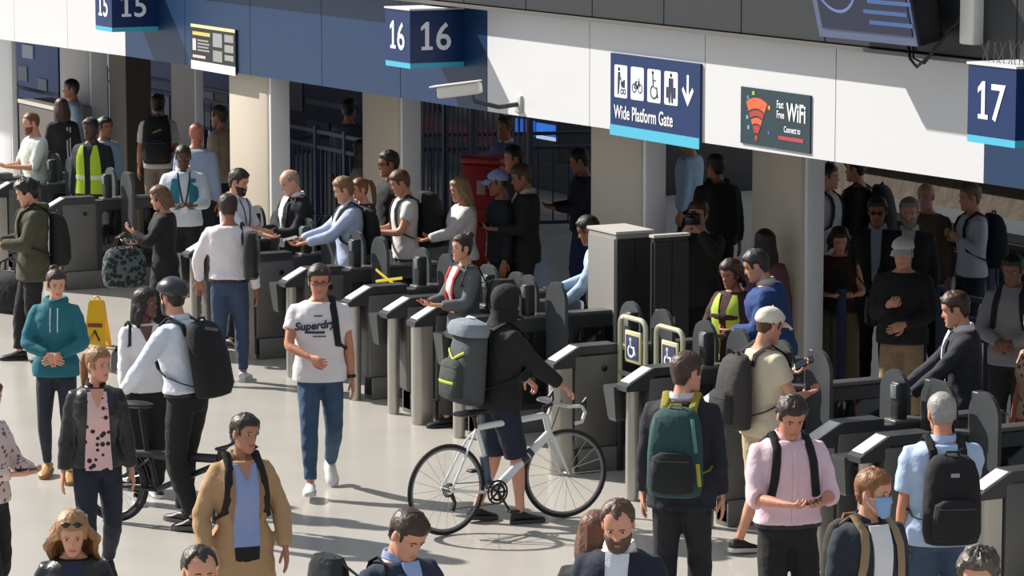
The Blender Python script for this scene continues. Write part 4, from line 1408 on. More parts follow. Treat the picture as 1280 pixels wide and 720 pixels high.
# railings
def railing(p0, p1, h, label, nb=None, z0=.12, group=None, posts=2):
    p0, p1 = np.array(p0, float), np.array(p1, float)
    d = p1 - p0; L = np.linalg.norm(d); a = math.atan2(d[1], d[0])
    t = thing('railing', label, 'railing', p0, a, group)
    for z in (h, h - .18, z0):
        r = MB(); r.box((L / 2, 0, z), (L, .04, .045)); make('rail', r, IRON, t, smooth=False)
    nb = nb or int(L / .13)
    me = None
    for i in range(nb + 1):
        x = L * i / nb
        if me is None:
            r = MB(); r.box((0, 0, (h - .18 + z0) / 2), (.02, .02, h - .18 - z0)); o = make('bar', r, IRON, t, smooth=False); me = o.data
        else: o = link('bar', me, t)
        o.location = (x, 0, 0)
    for i in range(posts + 1):
        r = MB(); r.box((L * i / posts, 0, h / 2 + .03), (.06, .06, h + .06)); make('post', r, IRON, t, smooth=False)
def uv(px, py, v): 
    u, z = on_v(px, py, v); return S(u, v)
railing(uv(524, 330, 5.6), uv(662, 330, 5.6), 2.05, 'tall navy railings behind the red box', 22, posts=4)
railing(uv(362, 300, 3.6), uv(470, 300, 3.6), 1.55, 'navy railings between the two lit columns', 18, posts=3)
railing(S(on_v(366, 260, 4.3)[0], 4.3), S(on_v(366, 260, 4.3)[0] + 1.2, 8.0), 1.25, 'navy railings running away behind the bald man', 20, posts=3)
railing(uv(1176, 380, 4.1), uv(1300, 380, 4.1), 1.12, 'dark railings at the right behind the grey hooded man', 12, posts=2)
railing(uv(1180, 330, 6.6), uv(1300, 330, 6.6), 1.10, 'far dark railings at the right below the blue fascia', 14, posts=2)
railing(uv(978, 400, 3.3), uv(1052, 400, 3.3), 1.10, 'short railing between the right column and the maroon top', 6, posts=1)
railing(uv(134, 200, 6.5), uv(300, 200, 6.5), 1.2, 'navy railings behind the man with the black backpack', 20, posts=3)
railing(uv(-30, 200, 4.3), uv(76, 200, 4.3), 1.15, 'navy railings at the far left behind the white shirt', 12, posts=2)

# things beyond the barrier
def board(name, label, cat, px0, px1, v, z0, z1, m, strips=(), th=.12, rows=None):
    if rows: z1, z0 = on_v((px0 + px1) / 2, rows[0], v)[1], on_v((px0 + px1) / 2, rows[1], v)[1]
    u0, _ = on_v(px0, 150, v); u1, _ = on_v(px1, 150, v)
    t = thing(name, label, cat, S(u0, v, 0), ROT)
    W = u1 - u0
    b = MB(); b.box((W / 2, th / 2, (z0 + z1) / 2), (W, th, z1 - z0), 0, .01); make('panel', b, m, t, smooth=False)
    for x in (.06, W - .06):
        l = MB(); l.box((x, th / 2, z1 / 2), (.07, .07, z1)); make('leg', l, IRON, t, smooth=False)
    for x0, x1, a, c, mm in strips:
        s_ = MB(); s_.box((W * (x0 + x1) / 2, -.008, z0 + (z1 - z0) * (a + c) / 2), (W * (x1 - x0), .016, (z1 - z0) * (c - a))); make('notice', s_, mm, t, smooth=False)
    return t
KB = mat('kiosk_blue', (30, 66, 138), .5)
PAPER = plain((176, 182, 196), .6)
PAPERD = plain((120, 128, 146), .6)
board('information_board', 'blue information board at far left between pale columns', 'board', 20, 74, 5.2, .9, 3.2, KB, ((.2, .45, .62, .80, PAPER), (.1, .3, .3, .5, PAPERD), (.55, .75, .2, .38, PAPERD)), rows=(40, 132))
board('information_board', 'blue board with white notices behind the black backpack man', 'board', 158, 214, 7.6, .8, 3.2, KB, tuple((.04 + .25 * i, .22 + .25 * i, .30, .50, PAPER) for i in range(4)) + tuple((.04 + .25 * i, .22 + .25 * i, .06, .26, PAPER) for i in range(2)), rows=(60, 172))
board('information_board', 'blue board with notices just left of the lit beige column', 'board', 250, 290, 7.6, .8, 3.2, KB, ((.1, .45, .36, .52, PAPER), (.5, .9, .36, .52, PAPERD), (.1, .5, .05, .25, PAPER)), rows=(70, 165))
board('blue_hoarding', 'dark blue hoarding between the two lit beige columns', 'hoarding', 356, 452, 9.5, .5, 3, mat('hoarding_blue', (34, 50, 84), .6), ((.05, .25, .55, .8, PAPERD), (.3, .95, .62, .66, PAPERD), (.3, .6, .3, .5, plain((48, 66, 104))), (.65, .9, .3, .5, plain((48, 66, 104)))), rows=(70, 235))
tw = board('brown_post', 'dark brown upright panel between pale column and blue board', 'post', 137, 158, 3.0, .0, 3.4, mat('brown_panel', (62, 52, 46), .6), (), .35)
board('counter', 'grey counter with pale top at far left', 'counter', 24, 72, 3.2, .0, 1.25, mat('counter_grey', (92, 88, 84), .6), ((0, 1, .96, 1.0, plain((190, 186, 178))),), .5)
scr = board('ticket_machine', 'dark machine with glowing blue screens behind the capped man', 'ticket machine', 640, 698, 8.2, .5, 2.3, plain((20, 24, 34)), (), .5, rows=(146, 200))
SZ0, SZ1 = on_v(669, 200, 8.2)[1], on_v(669, 146, 8.2)[1]
for x0, x1, a, c, cc in ((.10, .52, .55, .9, (24, 74, 160)), (.56, .95, .62, .88, (36, 96, 180)), (.56, .95, .52, .60, (150, 170, 200))):
    W = on_v(698, 150, 8.2)[0] - on_v(640, 150, 8.2)[0]
    s_ = MB(); s_.box((W * (x0 + x1) / 2, -.012, SZ0 + (SZ1 - SZ0) * (a + c) / 2), (W * (x1 - x0), .02, (SZ1 - SZ0) * (c - a))); make('screen', s_, emit('screen_glow', cc, .9), scr, smooth=False)
board('backdrop_panel', 'pale carriage side glimpsed behind the light blue sleeve', 'train', 832, 945, 12.5, .5, 3.4, mat('carriage_pale', (150, 152, 156), .4), ((0, 1, .34, .6, plain((40, 46, 60), .15)),), 2.6)
board('backdrop_panel', 'red and dark clutter backdrop seen through the tall navy railings', 'train', 518, 742, 9.6, .5, 3.4, mat('clutter_dark', (34, 36, 46), .4), ((0, .62, .64, .74, plain((150, 30, 34), .4)), (.05, .17, .78, .95, plain((24, 28, 38), .15)), (.22, .36, .78, .95, plain((24, 28, 38), .15)), (.42, .56, .78, .95, plain((24, 28, 38), .15)), (0, .42, .38, .56, plain((104, 108, 122)))), 2.6, rows=(105, 330))  # added panel standing in for dark clutter, stretched right to darken the gap
# platform edges lit by daylight at the right
def ledge(px0, px1, py, v, z, dz, dv, m, label, name='platform_edge'):
    u0, _ = on_v(px0, py, v); u1, _ = on_v(px1, py, v)
    t = thing(name, label, 'platform', S(u0, v, 0), ROT)
    b = MB(); b.box(((u1 - u0) / 2, dv / 2, z), (u1 - u0, dv, dz)); make('slab', b, m, t, smooth=False)
    b = MB(); b.box(((u1 - u0) / 2, dv / 2 + .06, (z - dz / 2) / 2), (u1 - u0 - .1, max(.05, dv - .3), z - dz / 2)); make('base', b, mat('ballast_brown', (84, 74, 64), .9, 0, .8, 6, .4), t, smooth=False)
ledge(1025, 1330, 240, 11.5, .95, .12, 1.6, plain((196, 194, 190)), 'pale platform edge seen under the fascia at right')
ledge(1025, 1330, 262, 9.6, .55, .10, .8, plain((150, 146, 140)), 'lower stone coping along the track at right')

def tape():
    u0, z0 = on_v(470, 345, .62); u1, z1 = on_v(503, 345, .62)
    t = thing('warning_tape', 'yellow striped tape across the gate paddles behind the printed t-shirt man', 'tape', S(u0, .62, z0), ROT)
    W = u1 - u0
    for a, b in ((.06, -.06), (-.05, .05)):
        m = MB(); m.tube([(0, 0, a), (W / 2, -.01, (a + b) / 2), (W, 0, b)], [(.004, .015)] * 3, 6, up=(0, 0, 1)); make('strip', m, plain((198, 178, 40), .5), t)
tape()
# ------------------------------------------------------------------ loose objects
def wet_sign():
    P = at(122, 433)
    t = thing('wet_floor_sign', 'yellow folding floor sign standing on the pale floor', 'sign', P, math.radians(-8))
    Y = mat('yellow_plastic', (238, 186, 24), .4)
    K_ = .74
    for s_ in (1, -1):
        pr = [(-.155, 0), (-.15, .03), (-.105, .60), (-.08, .63), (.08, .63), (.105, .60), (.15, .03), (.155, 0), (.09, 0), (.08, .05), (-.08, .05), (-.09, 0)]
        n = len(pr); P = np.array(pr)
        rings = []
        for th in (0, .02):
            y = s_ * (-.17 + P[:, 1] * .24 + (th if s_ > 0 else th))
            rings.append(np.stack([P[:, 0], -np.abs(y) * s_ * 1.0 - .0 + (th - .01), P[:, 1]], 1))
        mb = MB(); mb.loft([r * K_ for r in rings]); leaf = make('leaf', mb, Y, t, smooth=False)
        if s_ > 0:
            def onl(x, z): return (x * K_, (-(.17 - z * .24) - .016) * K_, z * K_)
            g = MB(); 
            for a, b in (((-.075, .10), (0, .24)), ((0, .24), (.075, .10))): g.tube([onl(*a), onl(*b)], [(.016, .004)] * 2, 4)
            make('warning_symbol', g, plain((40, 34, 20)), leaf, smooth=False)
            g = MB(); g.tube([onl(-.10, .30), onl(.10, .30)], [(.02, .004)] * 2, 4, up=(0, 1, 0)); make('band', g, plain((120, 60, 20)), leaf, smooth=False)
    h = MB(); h.ring((0, 0, .47), .03, .009, 'y', 14, 6, 0, 0, 180); make('grip', h, Y, t)
wet_sign()

BLK = plain((20, 20, 22), .45)
def wheel(t, x, R, rim_m, rot=0.0, tyre_w=.014, rim_w=.012, nsp=20, name='wheel'):
    w = link(name, None, t, (x, 0, R + tyre_w), rot)
    mb = MB(); mb.ring((0, 0, 0), R, tyre_w, 'y', 48, 8); make('tyre', mb, plain((24, 24, 26), .7), w)
    mb = MB(); mb.ring((0, 0, 0), R - tyre_w - rim_w * .6, rim_w, 'y', 48, 6, rb=.009); make('rim', mb, rim_m, w)
    mb = MB(); mb.tube([(0, -.05, 0), (0, -.03, 0), (0, .03, 0), (0, .05, 0)], [.012, .02, .02, .012], 10); make('hub', mb, steel((140, 140, 142)), w)
    mb = MB()
    for i in range(nsp):
        a = 2 * math.pi * i / nsp; b = a + (.5 if i % 2 else -.5); s_ = .025 if i % 4 < 2 else -.025
        mb.tube([(.02 * math.cos(b), s_, .02 * math.sin(b)), ((R - .03) * math.cos(a), 0, (R - .03) * math.sin(a))], .0016, 4)
    o = make('spokes', mb, steel((190, 190, 192)), w); o['kind'] = 'stuff'
    return w

def road_bike(P0, P1, label):
    d = P1 - P0; L = float(np.linalg.norm(d)); a = math.atan2(d[1], d[0])
    t = thing('bicycle', label, 'bicycle', P0, a)
    Wt = mat('white_frame', (224, 226, 230), .25); R = .325; hz = R + .014
    rim = plain((120, 122, 126), .35)
    wheel(t, 0, R, rim); wheel(t, L, R, rim, math.radians(-14))
    bb = (.42, 0, .28); sc = (.27, 0, .77); ht = (L - .185, 0, .80); hb = (L - .145, 0, .66)
    mb = MB()
    mb.tube([bb, sc], .019, 10); mb.tube([sc, ht], [(.020, .024)] * 2, 10); mb.tube([bb, hb], [(.028, .034)] * 2, 10); mb.tube([hb, ht], .025, 10)
    for s_ in (1, -1):
        mb.tube([(.0, s_ * .065, hz), (.30, s_ * .03, .29), bb], .011, 8); mb.tube([(.0, s_ * .065, hz), (.20, s_ * .035, .68), (.265, 0, .755)], .0095, 8)
    make('frame', mb, Wt, t)
    mb = MB(); mb.tube([(.36, -.03, .47), (.385, -.03, .42)], .03, 8)
    f = MB()
    for s_ in (1, -1): f.tube([hb, (L - .13, s_ * .045, .62), (L - .05, s_ * .05, .44), (L, s_ * .05, hz)], [.018, .016, .013, .010], 8)
    make('fork', f, Wt, t)
    for s, e_ in ((.50, .60), (.62, .68)):
        q = MB(); p0 = np.array(bb) + (np.array(hb) - bb) * s; p1 = np.array(bb) + (np.array(hb) - bb) * e_; q.tube([p0, p1], [(.031, .037)] * 2, 10); make('decal', q, plain((60, 62, 70)), t)
    s = MB(); s.tube([sc, (.245, 0, .86)], .014, 8); make('seat_post', s, BLK, t)
    s = MB(); rings = []
    for x, w, h in ((.08, .05, .01), (.12, .072, .02), (.20, .06, .024), (.30, .028, .022), (.36, .016, .012)): rings.append(np.array([(x, w * math.cos(q), .885 + h * math.sin(q)) for q in np.linspace(0, 2 * math.pi, 12, endpoint=False)]))
    s.loft(rings); make('saddle', s, BLK, t)
    h = MB(); h.tube([ht, (L - .20, 0, .86), (L - .11, 0, .88)], .015, 8); make('stem', h, BLK, t)
    h = MB()
    h.tube([(L - .11, 0, .88), (L - .11, .19, .885), (L - .09, .205, .885), (L - .0, .21, .88), (L + .03, .21, .83), (L - .0, .21, .76), (L - .06, .21, .755)], .0145, 8)
    h.tube([(L - .11, 0, .88), (L - .11, -.19, .885), (L - .09, -.205, .885), (L - .0, -.21, .88), (L + .03, -.21, .83), (L - .0, -.21, .76), (L - .06, -.21, .755)], .0145, 8)
    make('handlebar', h, plain((208, 208, 210), .5), t)
    for s_ in (1, -1):
        b = MB(); b.tube([(L - .0, s_ * .21, .885), (L + .035, s_ * .21, .93), (L + .04, s_ * .205, .87), (L + .01, s_ * .2, .78)], [.016, .014, .008, .005], 8); make('brake_lever', b, BLK, t)
    c = MB(); c.ring((.42, -.055, .28), .085, .008, 'y', 28, 6); c.ring((.42, -.06, .28), .058, .010, 'y', 24, 6)
    for q in range(5): c.tube([(.42, -.058, .28), (.42 + .08 * math.cos(q * 1.2566), -.058, .28 + .08 * math.sin(q * 1.2566))], .008, 6)
    make('chainset', c, plain((26, 26, 28), .35), t)
    for s_, ang in ((-1, -1.0), (1, 2.14)):
        c = MB(); e_ = (.42 + .17 * math.cos(ang), s_ * .075, .28 + .17 * math.sin(ang)); c.tube([(.42, s_ * .065, .28), e_], [.012, .009], 8); o = make('crank', c, plain((30, 30, 32), .35), t)
        p = MB(); p.box((e_[0], s_ * .12, e_[2]), (.09, .07, .02), 0, .006); make('pedal', p, BLK, o)
    c = MB(); c.tube([(0, -.05, hz + .05), (.42, -.055, .365)], .004, 5); c.tube([(0.02, -.05, hz - .14), (.42, -.055, .195)], .004, 5); make('chain', c, BLK, t)
    c = MB()
    for i, r in enumerate((.05, .042, .034)): c.ring((0, -.03 - .008 * i, hz), r, .004, 'y', 20, 5)
    make('cassette', c, plain((40, 38, 36), .4), t)
    c = MB(); c.tube([(.01, -.055, hz - .03), (.035, -.06, hz - .09), (.01, -.06, hz - .15)], [.018, .014, .022], 8); make('derailleur', c, BLK, t)
    c = MB(); c.tube([(L - .03, -.0, .90), (L - .10, .0, .74), (L - .14, .0, .66)], .004, 5); make('brake_cable', c, BLK, t)
    g = MB(); g.tube([(.37, 0, .34), (.335, 0, .55)], [.034, .034], 10); make('bottle', g, plain((72, 82, 96), .4), t)
    return t
road_bike(at(558, 669), at(706, 647), 'white road bicycle with black tyres wheeled towards the wide gate')

def black_bike():
    P0 = at(143, 652); P1 = at(306, 556, .66); P1[2] = 0
    d = P1 - P0; L = float(np.linalg.norm(d)); a = math.atan2(d[1], d[0])
    t = thing('bicycle', 'black low bicycle half hidden behind the leather jacket and trench coat', 'bicycle', P0, a)
    wheel(t, 0, .27, plain((40, 40, 42), .4), tyre_w=.026); wheel(t, L - .06, .24, plain((40, 40, 42), .4), tyre_w=.024)
    f = MB()
    f.tube([(-.02, 0, .50), (.25, 0, .53), (L - .22, 0, .54)], [(.026, .034)] * 3, 10); f.tube([(.30, 0, .53), (.36, 0, .27)], .022, 8); f.tube([(.36, 0, .27), (L - .22, 0, .50)], .022, 8)
    for s_ in (1, -1): f.tube([(0, s_ * .06, .29), (.32, s_ * .03, .50)], .012, 8); f.tube([(0, s_ * .06, .29), (.36, s_ * .03, .27)], .012, 8)
    make('frame', f, plain((34, 36, 40), .4), t)
    k = MB(); k.tube([(L - .22, 0, .46), (L - .20, 0, .60)], .022, 8)
    for s_ in (1, -1): k.tube([(L - .21, s_ * .03, .48), (L - .06, s_ * .05, .27)], .014, 8)
    make('fork', k, plain((34, 36, 40), .4), t)
    h = MB(); h.tube([(L - .20, 0, .58), (L - .14, 0, .64)], .014, 8)
    for s_ in (1, -1): h.tube([(L - .14, 0, .64), (L - .14, s_ * .18, .65), (L - .06, s_ * .20, .64), (L - .0, s_ * .20, .61), (L - .07, s_ * .20, .57)], .013, 8)
    make('handlebar', h, BLK, t)
    s = MB(); s.tube([(.28, 0, .53), (.23, 0, .86)], .014, 8); make('seat_post', s, BLK, t)
    s = MB(); s.ball((.20, 0, .90), (.15, .07, .03), 0, 12, 6); make('saddle', s, BLK, t)
    m = MB(); m.ring((0, 0, .296), .315, .012, 'y', 30, 6, 0, 10, 150, rb=.03); make('mudguard', m, BLK, t)
black_bike()

def holdall(P, rz, size, rgb, label, m=None, handles=True, z=0.0, name='holdall'):
    P = np.array(P, float)
    t = thing(name, label, 'bag', P, rz)
    mb = MB(); rings = []
    for tt, q in ((0, .78), (.05, .94), (.3, 1.03), (.7, .98), (.92, .78), (1, .40)): rings.append(ell(size[0] / 2 * q, size[1] / 2 * q, 0, size[2] * tt, 18, 2.8))
    mb.loft(rings); make('bag_body', mb, m or cloth(rgb), t)
    if handles:
        for s_ in (1, -1):
            h = MB(); h.tube([(-size[0] * .22, s_ * size[1] * .2, size[2] * .86), (-size[0] * .17, s_ * size[1] * .12, size[2] * 1.22), (0, s_ * .02, size[2] * 1.34), (size[0] * .17, s_ * size[1] * .12, size[2] * 1.22), (size[0] * .22, s_ * size[1] * .2, size[2] * .86)], .012, 6); make('handle', h, leather((22, 22, 24)), t)
    zp = MB(); zp.tube([(-size[0] * .3, 0, size[2] * .97), (0, 0, size[2] * 1.005), (size[0] * .3, 0, size[2] * .97)], .008, 6); make('zip', zp, plain((90, 90, 92), .4), t)
    return t
holdall(at(14, 388, .02), math.radians(-35), (.62, .30, .42), (20, 21, 24), 'black holdall beside the man in the olive jacket')
holdall(at(156, 358, .58), math.radians(25), (.44, .24, .40), (70, 80, 84), 'large mottled grey bag carried by the woman in black', spotted('camo', (92, 104, 108), (34, 40, 42), 22, .55))

# ------------------------------------------------------------------ the people
LT, MD, TN, DK = (208, 150, 124), (186, 128, 102), (160, 105, 80), (82, 54, 42)
BLKC, NAVYC = (24, 24, 27), (26, 31, 44)
BR, DB, BD, GY, BK_ = (74, 48, 32), (44, 30, 22), (150, 112, 70), (120, 116, 112), (22, 18, 17)
def jk(rgb, front, wt=.055, wb=.05, z0=1.0, z1=1.47, collar=None, lapel=None, kind='suit', **kw):
    return dict(kind=kind, colr=rgb, front=(front, wt, wb, z0, z1), collar=collar or front, lapel=lapel or rgb, **kw)
_person = person
def person2(px, py, h, yaw, label, top=None, **kw):
    if isinstance(top, dict):
        d = dict(top); kind = d.pop('kind'); colr = d.pop('colr')
        order = ['cuff', 'hem', 'ease', 'front', 'collar', 'material', 'under', 'lapel', 'hood', 'vest', 'prnt']
        top = (kind, colr) + tuple(d.get(q, False if q == 'hood' else None) for q in order)
    return _person(px, py, h, yaw, label=label, top=top, **kw)
def T(kind, rgb, **kw): return dict(kind=kind, colr=rgb, **kw)
P = person2

# foreground, near the camera
P(90, 640, 1.66, 5, 'woman with wavy fair hair, sunglasses on head and black leather jacket', sex='f', skin=LT, hair=('wavy', (158, 116, 78)), top=T('jacket', (26, 26, 30), ease=.022, material=leather((26, 26, 30)), front=((40, 44, 70), .05, .05, 1.1, 1.46)), legs=('jeans', (34, 40, 56)), arms=('hang', 'hang'), stance='walk', pitch=20, extra=[head_sunglasses])
P(249, 682, 1.76, 20, 'man at the bottom edge, only dark receding hair and forehead showing', skin=LT, hair=('recede', (52, 40, 34)), top=T('shirt', (60, 64, 74), collar=(60, 64, 74)), pitch=8)
P(520, 641, 1.80, 38, 'man in navy suit looking down, short brown hair, at bottom centre', skin=LT, hair=('short', (58, 42, 32)), top=jk((34, 44, 66), (148, 172, 214), .05, .03, 1.1, 1.47), legs=('trousers', (34, 44, 66)), arms=('phone', 'phone'), pitch=32, roll=-4,
  extra=[side_bag((26, 27, 30), 'dark bag on the shoulder of the navy suited man', 1, 1.36, (.14, .26, .24), True)])
P(744, 640, 1.66, 160, 'woman with reddish brown hair behind the bearded man in navy', sex='f', skin=LT, hair=('long', (104, 70, 52)), top=T('jacket', (30, 28, 30)), dz=0)
P(772, 626, 1.79, -8, 'bearded man in navy jacket and white shirt holding a phone', skin=LT, hair=('recede', (82, 58, 46)), beard=((96, 70, 54), .010), top=jk((26, 32, 52), (222, 224, 232), .06, .05, 1.0, 1.47), legs=('trousers', (26, 30, 44)), arms=('hang', 'phonehigh'), pitch=22,
  extra=[phone('white phone held by the bearded man in navy', -1, (225, 225, 228))])
P(1224, 686, 1.78, -20, 'man at bottom right, only curly greying dark hair showing', skin=LT, hair=('curly', (78, 70, 62)), top=T('shirt', (52, 54, 60)), pitch=10)
P(-14, 474, 1.66, 60, 'woman cut by the left edge in pale floral blouse holding phone', sex='f', skin=LT, hair=('long', (84, 54, 38)), top=T('shirt', (206, 180, 180), ease=.026, material=spotted('floral', (212, 190, 190), (112, 84, 92), 22, .32)), legs=('trousers', (26, 26, 32)), arms=('phone', 'phone'), stance='half', pitch=10,
  extra=[phone('black phone held by the woman in the floral blouse', 1)])
P(307, 517, 1.68, 20, 'woman in open beige trench coat over blue shirt, hands in pockets', sex='f', skin=(176, 122, 98), hair=('quiff', (44, 32, 28)), top=T('coat', (172, 138, 102), ease=.030, front=((136, 152, 196), .074, .086, .93, 1.45), collar=(132, 102, 74), lapel=(144, 112, 80)), legs=('trousers', (20, 20, 24)), arms=('pocket', 'pocket'), stance='half', pitch=2, hy=22, roll=-8,
  extra=[lambda c: make('neckline', patch(c, [(1.36, -.004, .004), (1.41, -.025, .025), (1.46, -.05, .05)], c['ease'], .010, 6, .002), skinm((176, 122, 98)), c['e']), backpack(BLKC, 'black backpack on the woman in the trench coat', (.28, .15, .42)), lambda c: make('trouser_front', patch(c, [(.935, -.080, .080), (.80, -.075, .075)][::-1], c['ease'], .008), cloth((20, 20, 24)), c['e'])])
P(122, 433, 1.68, 12, 'woman in black leather jacket over pink patterned blouse, fair ponytail', sex='f', skin=LT, hair=('pony', (140, 102, 66)), top=T('jacket', (28, 29, 33), hem=.90, ease=.026, material=leather((28, 29, 33)), front=((222, 178, 178), .066, .098, .89, 1.44, spotted('pink_print', (222, 184, 184), (52, 36, 44), 20, .34)), collar=(28, 29, 33)), legs=('jeans', (34, 40, 54)), arms=('hang', 'hang'), stance='walk', pitch=4, hy=34, extra=[lambda c: make('neckline', patch(c, [(1.34, -.004, .004), (1.40, -.03, .03), (1.46, -.05, .05)], c['ease'], .011, 6, .002), skinm(LT), c['e'])])
P(70, 336, 1.69, 2, 'woman in teal hooded top with arms folded at her waist', sex='f', skin=LT, hair=('bun', (58, 34, 30)), top=T('hoodie', (30, 104, 118), hood=True, ease=.024), legs=('leggings', (40, 44, 56)), shoes=((186, 142, 84), (150, 110, 66)), arms=('belly', 'belly'), stance='halfl', pitch=10, hy=18,
  extra=[lambda c: [make('drawstring', MB().tube(c['bend']([(s_ * .03, front_y(c, np.array([.03]), z, c['ease'] + .006)[0], z) for z in (1.43, 1.33, 1.24)]) * c['k'], .005, 5), plain((220, 220, 220)), c['e']) for s_ in (1, -1)]])
P(180, 360, 1.64, 22, 'woman with long black hair in white top and black trousers', sex='f', skin=(98, 64, 50), hair=('long', BK_), top=T('shirt', (226, 224, 226), ease=.014), legs=('wide', (20, 20, 23)), shoes=((30, 30, 32), (220, 220, 220)), arms=('fore', 'fore'), stance='half', hy=48,
  extra=[side_bag(BLKC, 'small black handbag strap on woman in the white top', 1, 1.12, (.08, .22, .18), True), lambda c: make('neckline', patch(c, [(1.30, -.004, .004), (1.38, -.032, .032), (1.45, -.06, .06)], c['ease'], .006, 6, .002), skinm((98, 64, 50)), c['e'])])
P(216, 350, 1.84, 236, 'man in cycle helmet and white shirt with black backpack', skin=LT, hair=('crop', DB), beard=(DB, .006), top=T('shirt', (214, 220, 232), ease=.026, hem=.972, collar=(214, 220, 232)), legs=('trousers', (22, 22, 25)), shoes=((24, 24, 26), (70, 70, 70)), arms=('fore', 'saddle'), stance='half', lean=10, hy=-8, pitch=4,
  extra=[cycle_helmet((40, 44, 52)), belt(),  backpack((20, 20, 23), 'black backpack on the man in the cycle helmet', (.33, .20, .50), None, (28, 36, 52), accents=((1.40, 1.37, -.06, .06, (90, 92, 96)),), zc=1.20)])
P(399, 330, 1.79, 6, 'man in white printed t-shirt, jeans and glasses walking to the camera', skin=(196, 132, 104), hair=('short', (52, 38, 30)), top=T('tee', (228, 224, 226), ease=.022), legs=('jeans', (56, 80, 108)), shoes=((226, 224, 222), (205, 205, 205)), arms=('fist', 'hang'), stance='walk', pitch=8, build=1.06,
  extra=[glasses(), watch(-1), shirt_print('Superdry', .082, .042, 1.275, (34, 38, 66), .10, .25, .003), print_bar(-.015, .05, 1.368, 1.378, (90, 94, 112)), print_bar(-.04, .06, 1.212, 1.222, (90, 94, 112)), print_bar(-.03, .12, 1.240, 1.256, (34, 38, 66)), backpack((22, 22, 26), 'black bag slung from the shoulder of the printed t-shirt man', (.28, .14, .40), one=-1, zc=1.16)])
P(634, 358, 1.77, 118, 'person in black hooded jacket and navy shorts pushing white bicycle', skin=LT, hair=('crop', DB), top=T('hoodie', (26, 26, 30), ease=.036), legs=('shorts', (28, 36, 54)), shoes=((24, 24, 26), (60, 60, 60)), arms=('reach', 'bars'), stance='half', lean=4, pitch=8,
  extra=[hood_up((22, 22, 25)), backpack((74, 80, 82), 'big grey backpack with lime trim on the hooded cyclist', (.36, .24, .58), (62, 68, 66), (30, 30, 32), accents=((1.28, 1.22, -.12, .0, (176, 190, 40)), (1.22, 1.28, .0, .12, (176, 190, 40)), (1.07, 1.07, -.11, .11, (176, 190, 40))), zc=1.20, top=(128, 137, 146))])
P(858, 440, 1.83, 168, 'man in dark suit seen from behind with a green backpack', skin=LT, hair=('short', (66, 46, 36)), top=T('suit', (30, 32, 42), collar=(214, 210, 216), ease=.030), legs=('trousers', (28, 29, 36)), arms=('hang', 'hang'), stance='half', hy=-44, pitch=4, build=1.05,
  extra=[backpack((38, 70, 72), 'green backpack with yellow straps on man in dark suit', (.34, .22, .54), (26, 30, 32), (150, 140, 50), accents=((1.40, 1.20, -.11, -.14, (84, 130, 126)), (1.40, 1.20, .11, .14, (84, 130, 126)), (1.14, 1.00, .155, .165, (170, 160, 50))), zc=1.18)])
P(965, 385, 1.78, 118, 'man in white cap and beige t-shirt with shorts at the gate', skin=LT, hair=('crop', BR), top=T('tee', (206, 194, 170), ease=.030), legs=('shorts', (184, 164, 134)), shoes=((28, 28, 30), (200, 200, 200)), arms=('phone', 'phonehigh'), stance='half', pitch=16,
  extra=[cap((222, 214, 200)), backpack((58, 54, 54), 'dark grey backpack on the man in the white cap', (.32, .20, .52), (48, 45, 45), (24, 24, 26), zc=1.18), phone('phone held by the man in beige t-shirt', -1)])
P(992, 496, 1.80, 12, 'man in pale pink shirt looking down at a phone', skin=(196, 132, 108), hair=('quiff', (50, 36, 30)), top=T('rolled', (222, 192, 204), collar=(222, 192, 204), ease=.024, cuff=1.18, hem=.972), legs=('trousers', (24, 23, 26)), arms=('phone', 'phone'), stance='apart', pitch=26, build=1.05,
  extra=[belt(), buttons((235, 220, 226)), backpack(BLKC, 'black backpack worn by the man in the pink shirt', (.30, .16, .46)), phone('dark phone in the hands of the pink shirted man', -1)])
P(1092, 586, 1.74, 28, 'man in blue face mask and dark jacket with tan backpack straps', skin=LT, hair=('quiff', (128, 84, 50)), top=T('jacket', (36, 44, 54), ease=.024, front=((222, 222, 226), .062, .055, 1.0, 1.46), collar=(36, 44, 54)), legs=('trousers', (34, 34, 40)), arms=('hang', 'hang'), pitch=4, hy=22,
  extra=[face_mask((134, 172, 222)), backpack((52, 50, 46), 'backpack with tan straps on the man in the face mask', (.30, .16, .46), None, (150, 126, 98))])
P(1178, 490, 1.80, 186, 'grey haired man in light blue short sleeves seen from behind', skin=(200, 138, 112), hair=('crop', (150, 146, 142)), top=T('short', (176, 196, 228), ease=.034, collar=(176, 196, 228)), legs=('jeans', (62, 80, 106)), arms=('reach', 'hang'), stance='half', build=1.1, pitch=4,
  extra=[backpack((22, 22, 25), 'black backpack with small emblem on man in light blue shirt', (.34, .20, .52), (26, 26, 29), (22, 22, 24), accents=((1.33, 1.33, -.025, .025, (150, 150, 152)),), zc=1.17)])
P(1296, 388, 1.68, 300, 'woman at the right edge with bare arm and red trousers', sex='f', skin=(176, 112, 82), hair=('long', (60, 40, 30)), top=T('tank', (150, 124, 104), material=spotted('tan_floral', (170, 140, 116), (84, 62, 56), 20, .34)), legs=('leggings', (196, 40, 66)), arms=('hang', 'fore'), stance='half')
P(1192, 364, 1.80, 268, 'young man in dark suit and white shirt at the gates', skin=LT, hair=('quiff', (66, 44, 30)), top=jk((36, 39, 50), (224, 226, 232), .05, .035, .95, 1.47), legs=('trousers', (30, 32, 42)), arms=('reach', 'reach'), stance='half', pitch=14, lean=4)

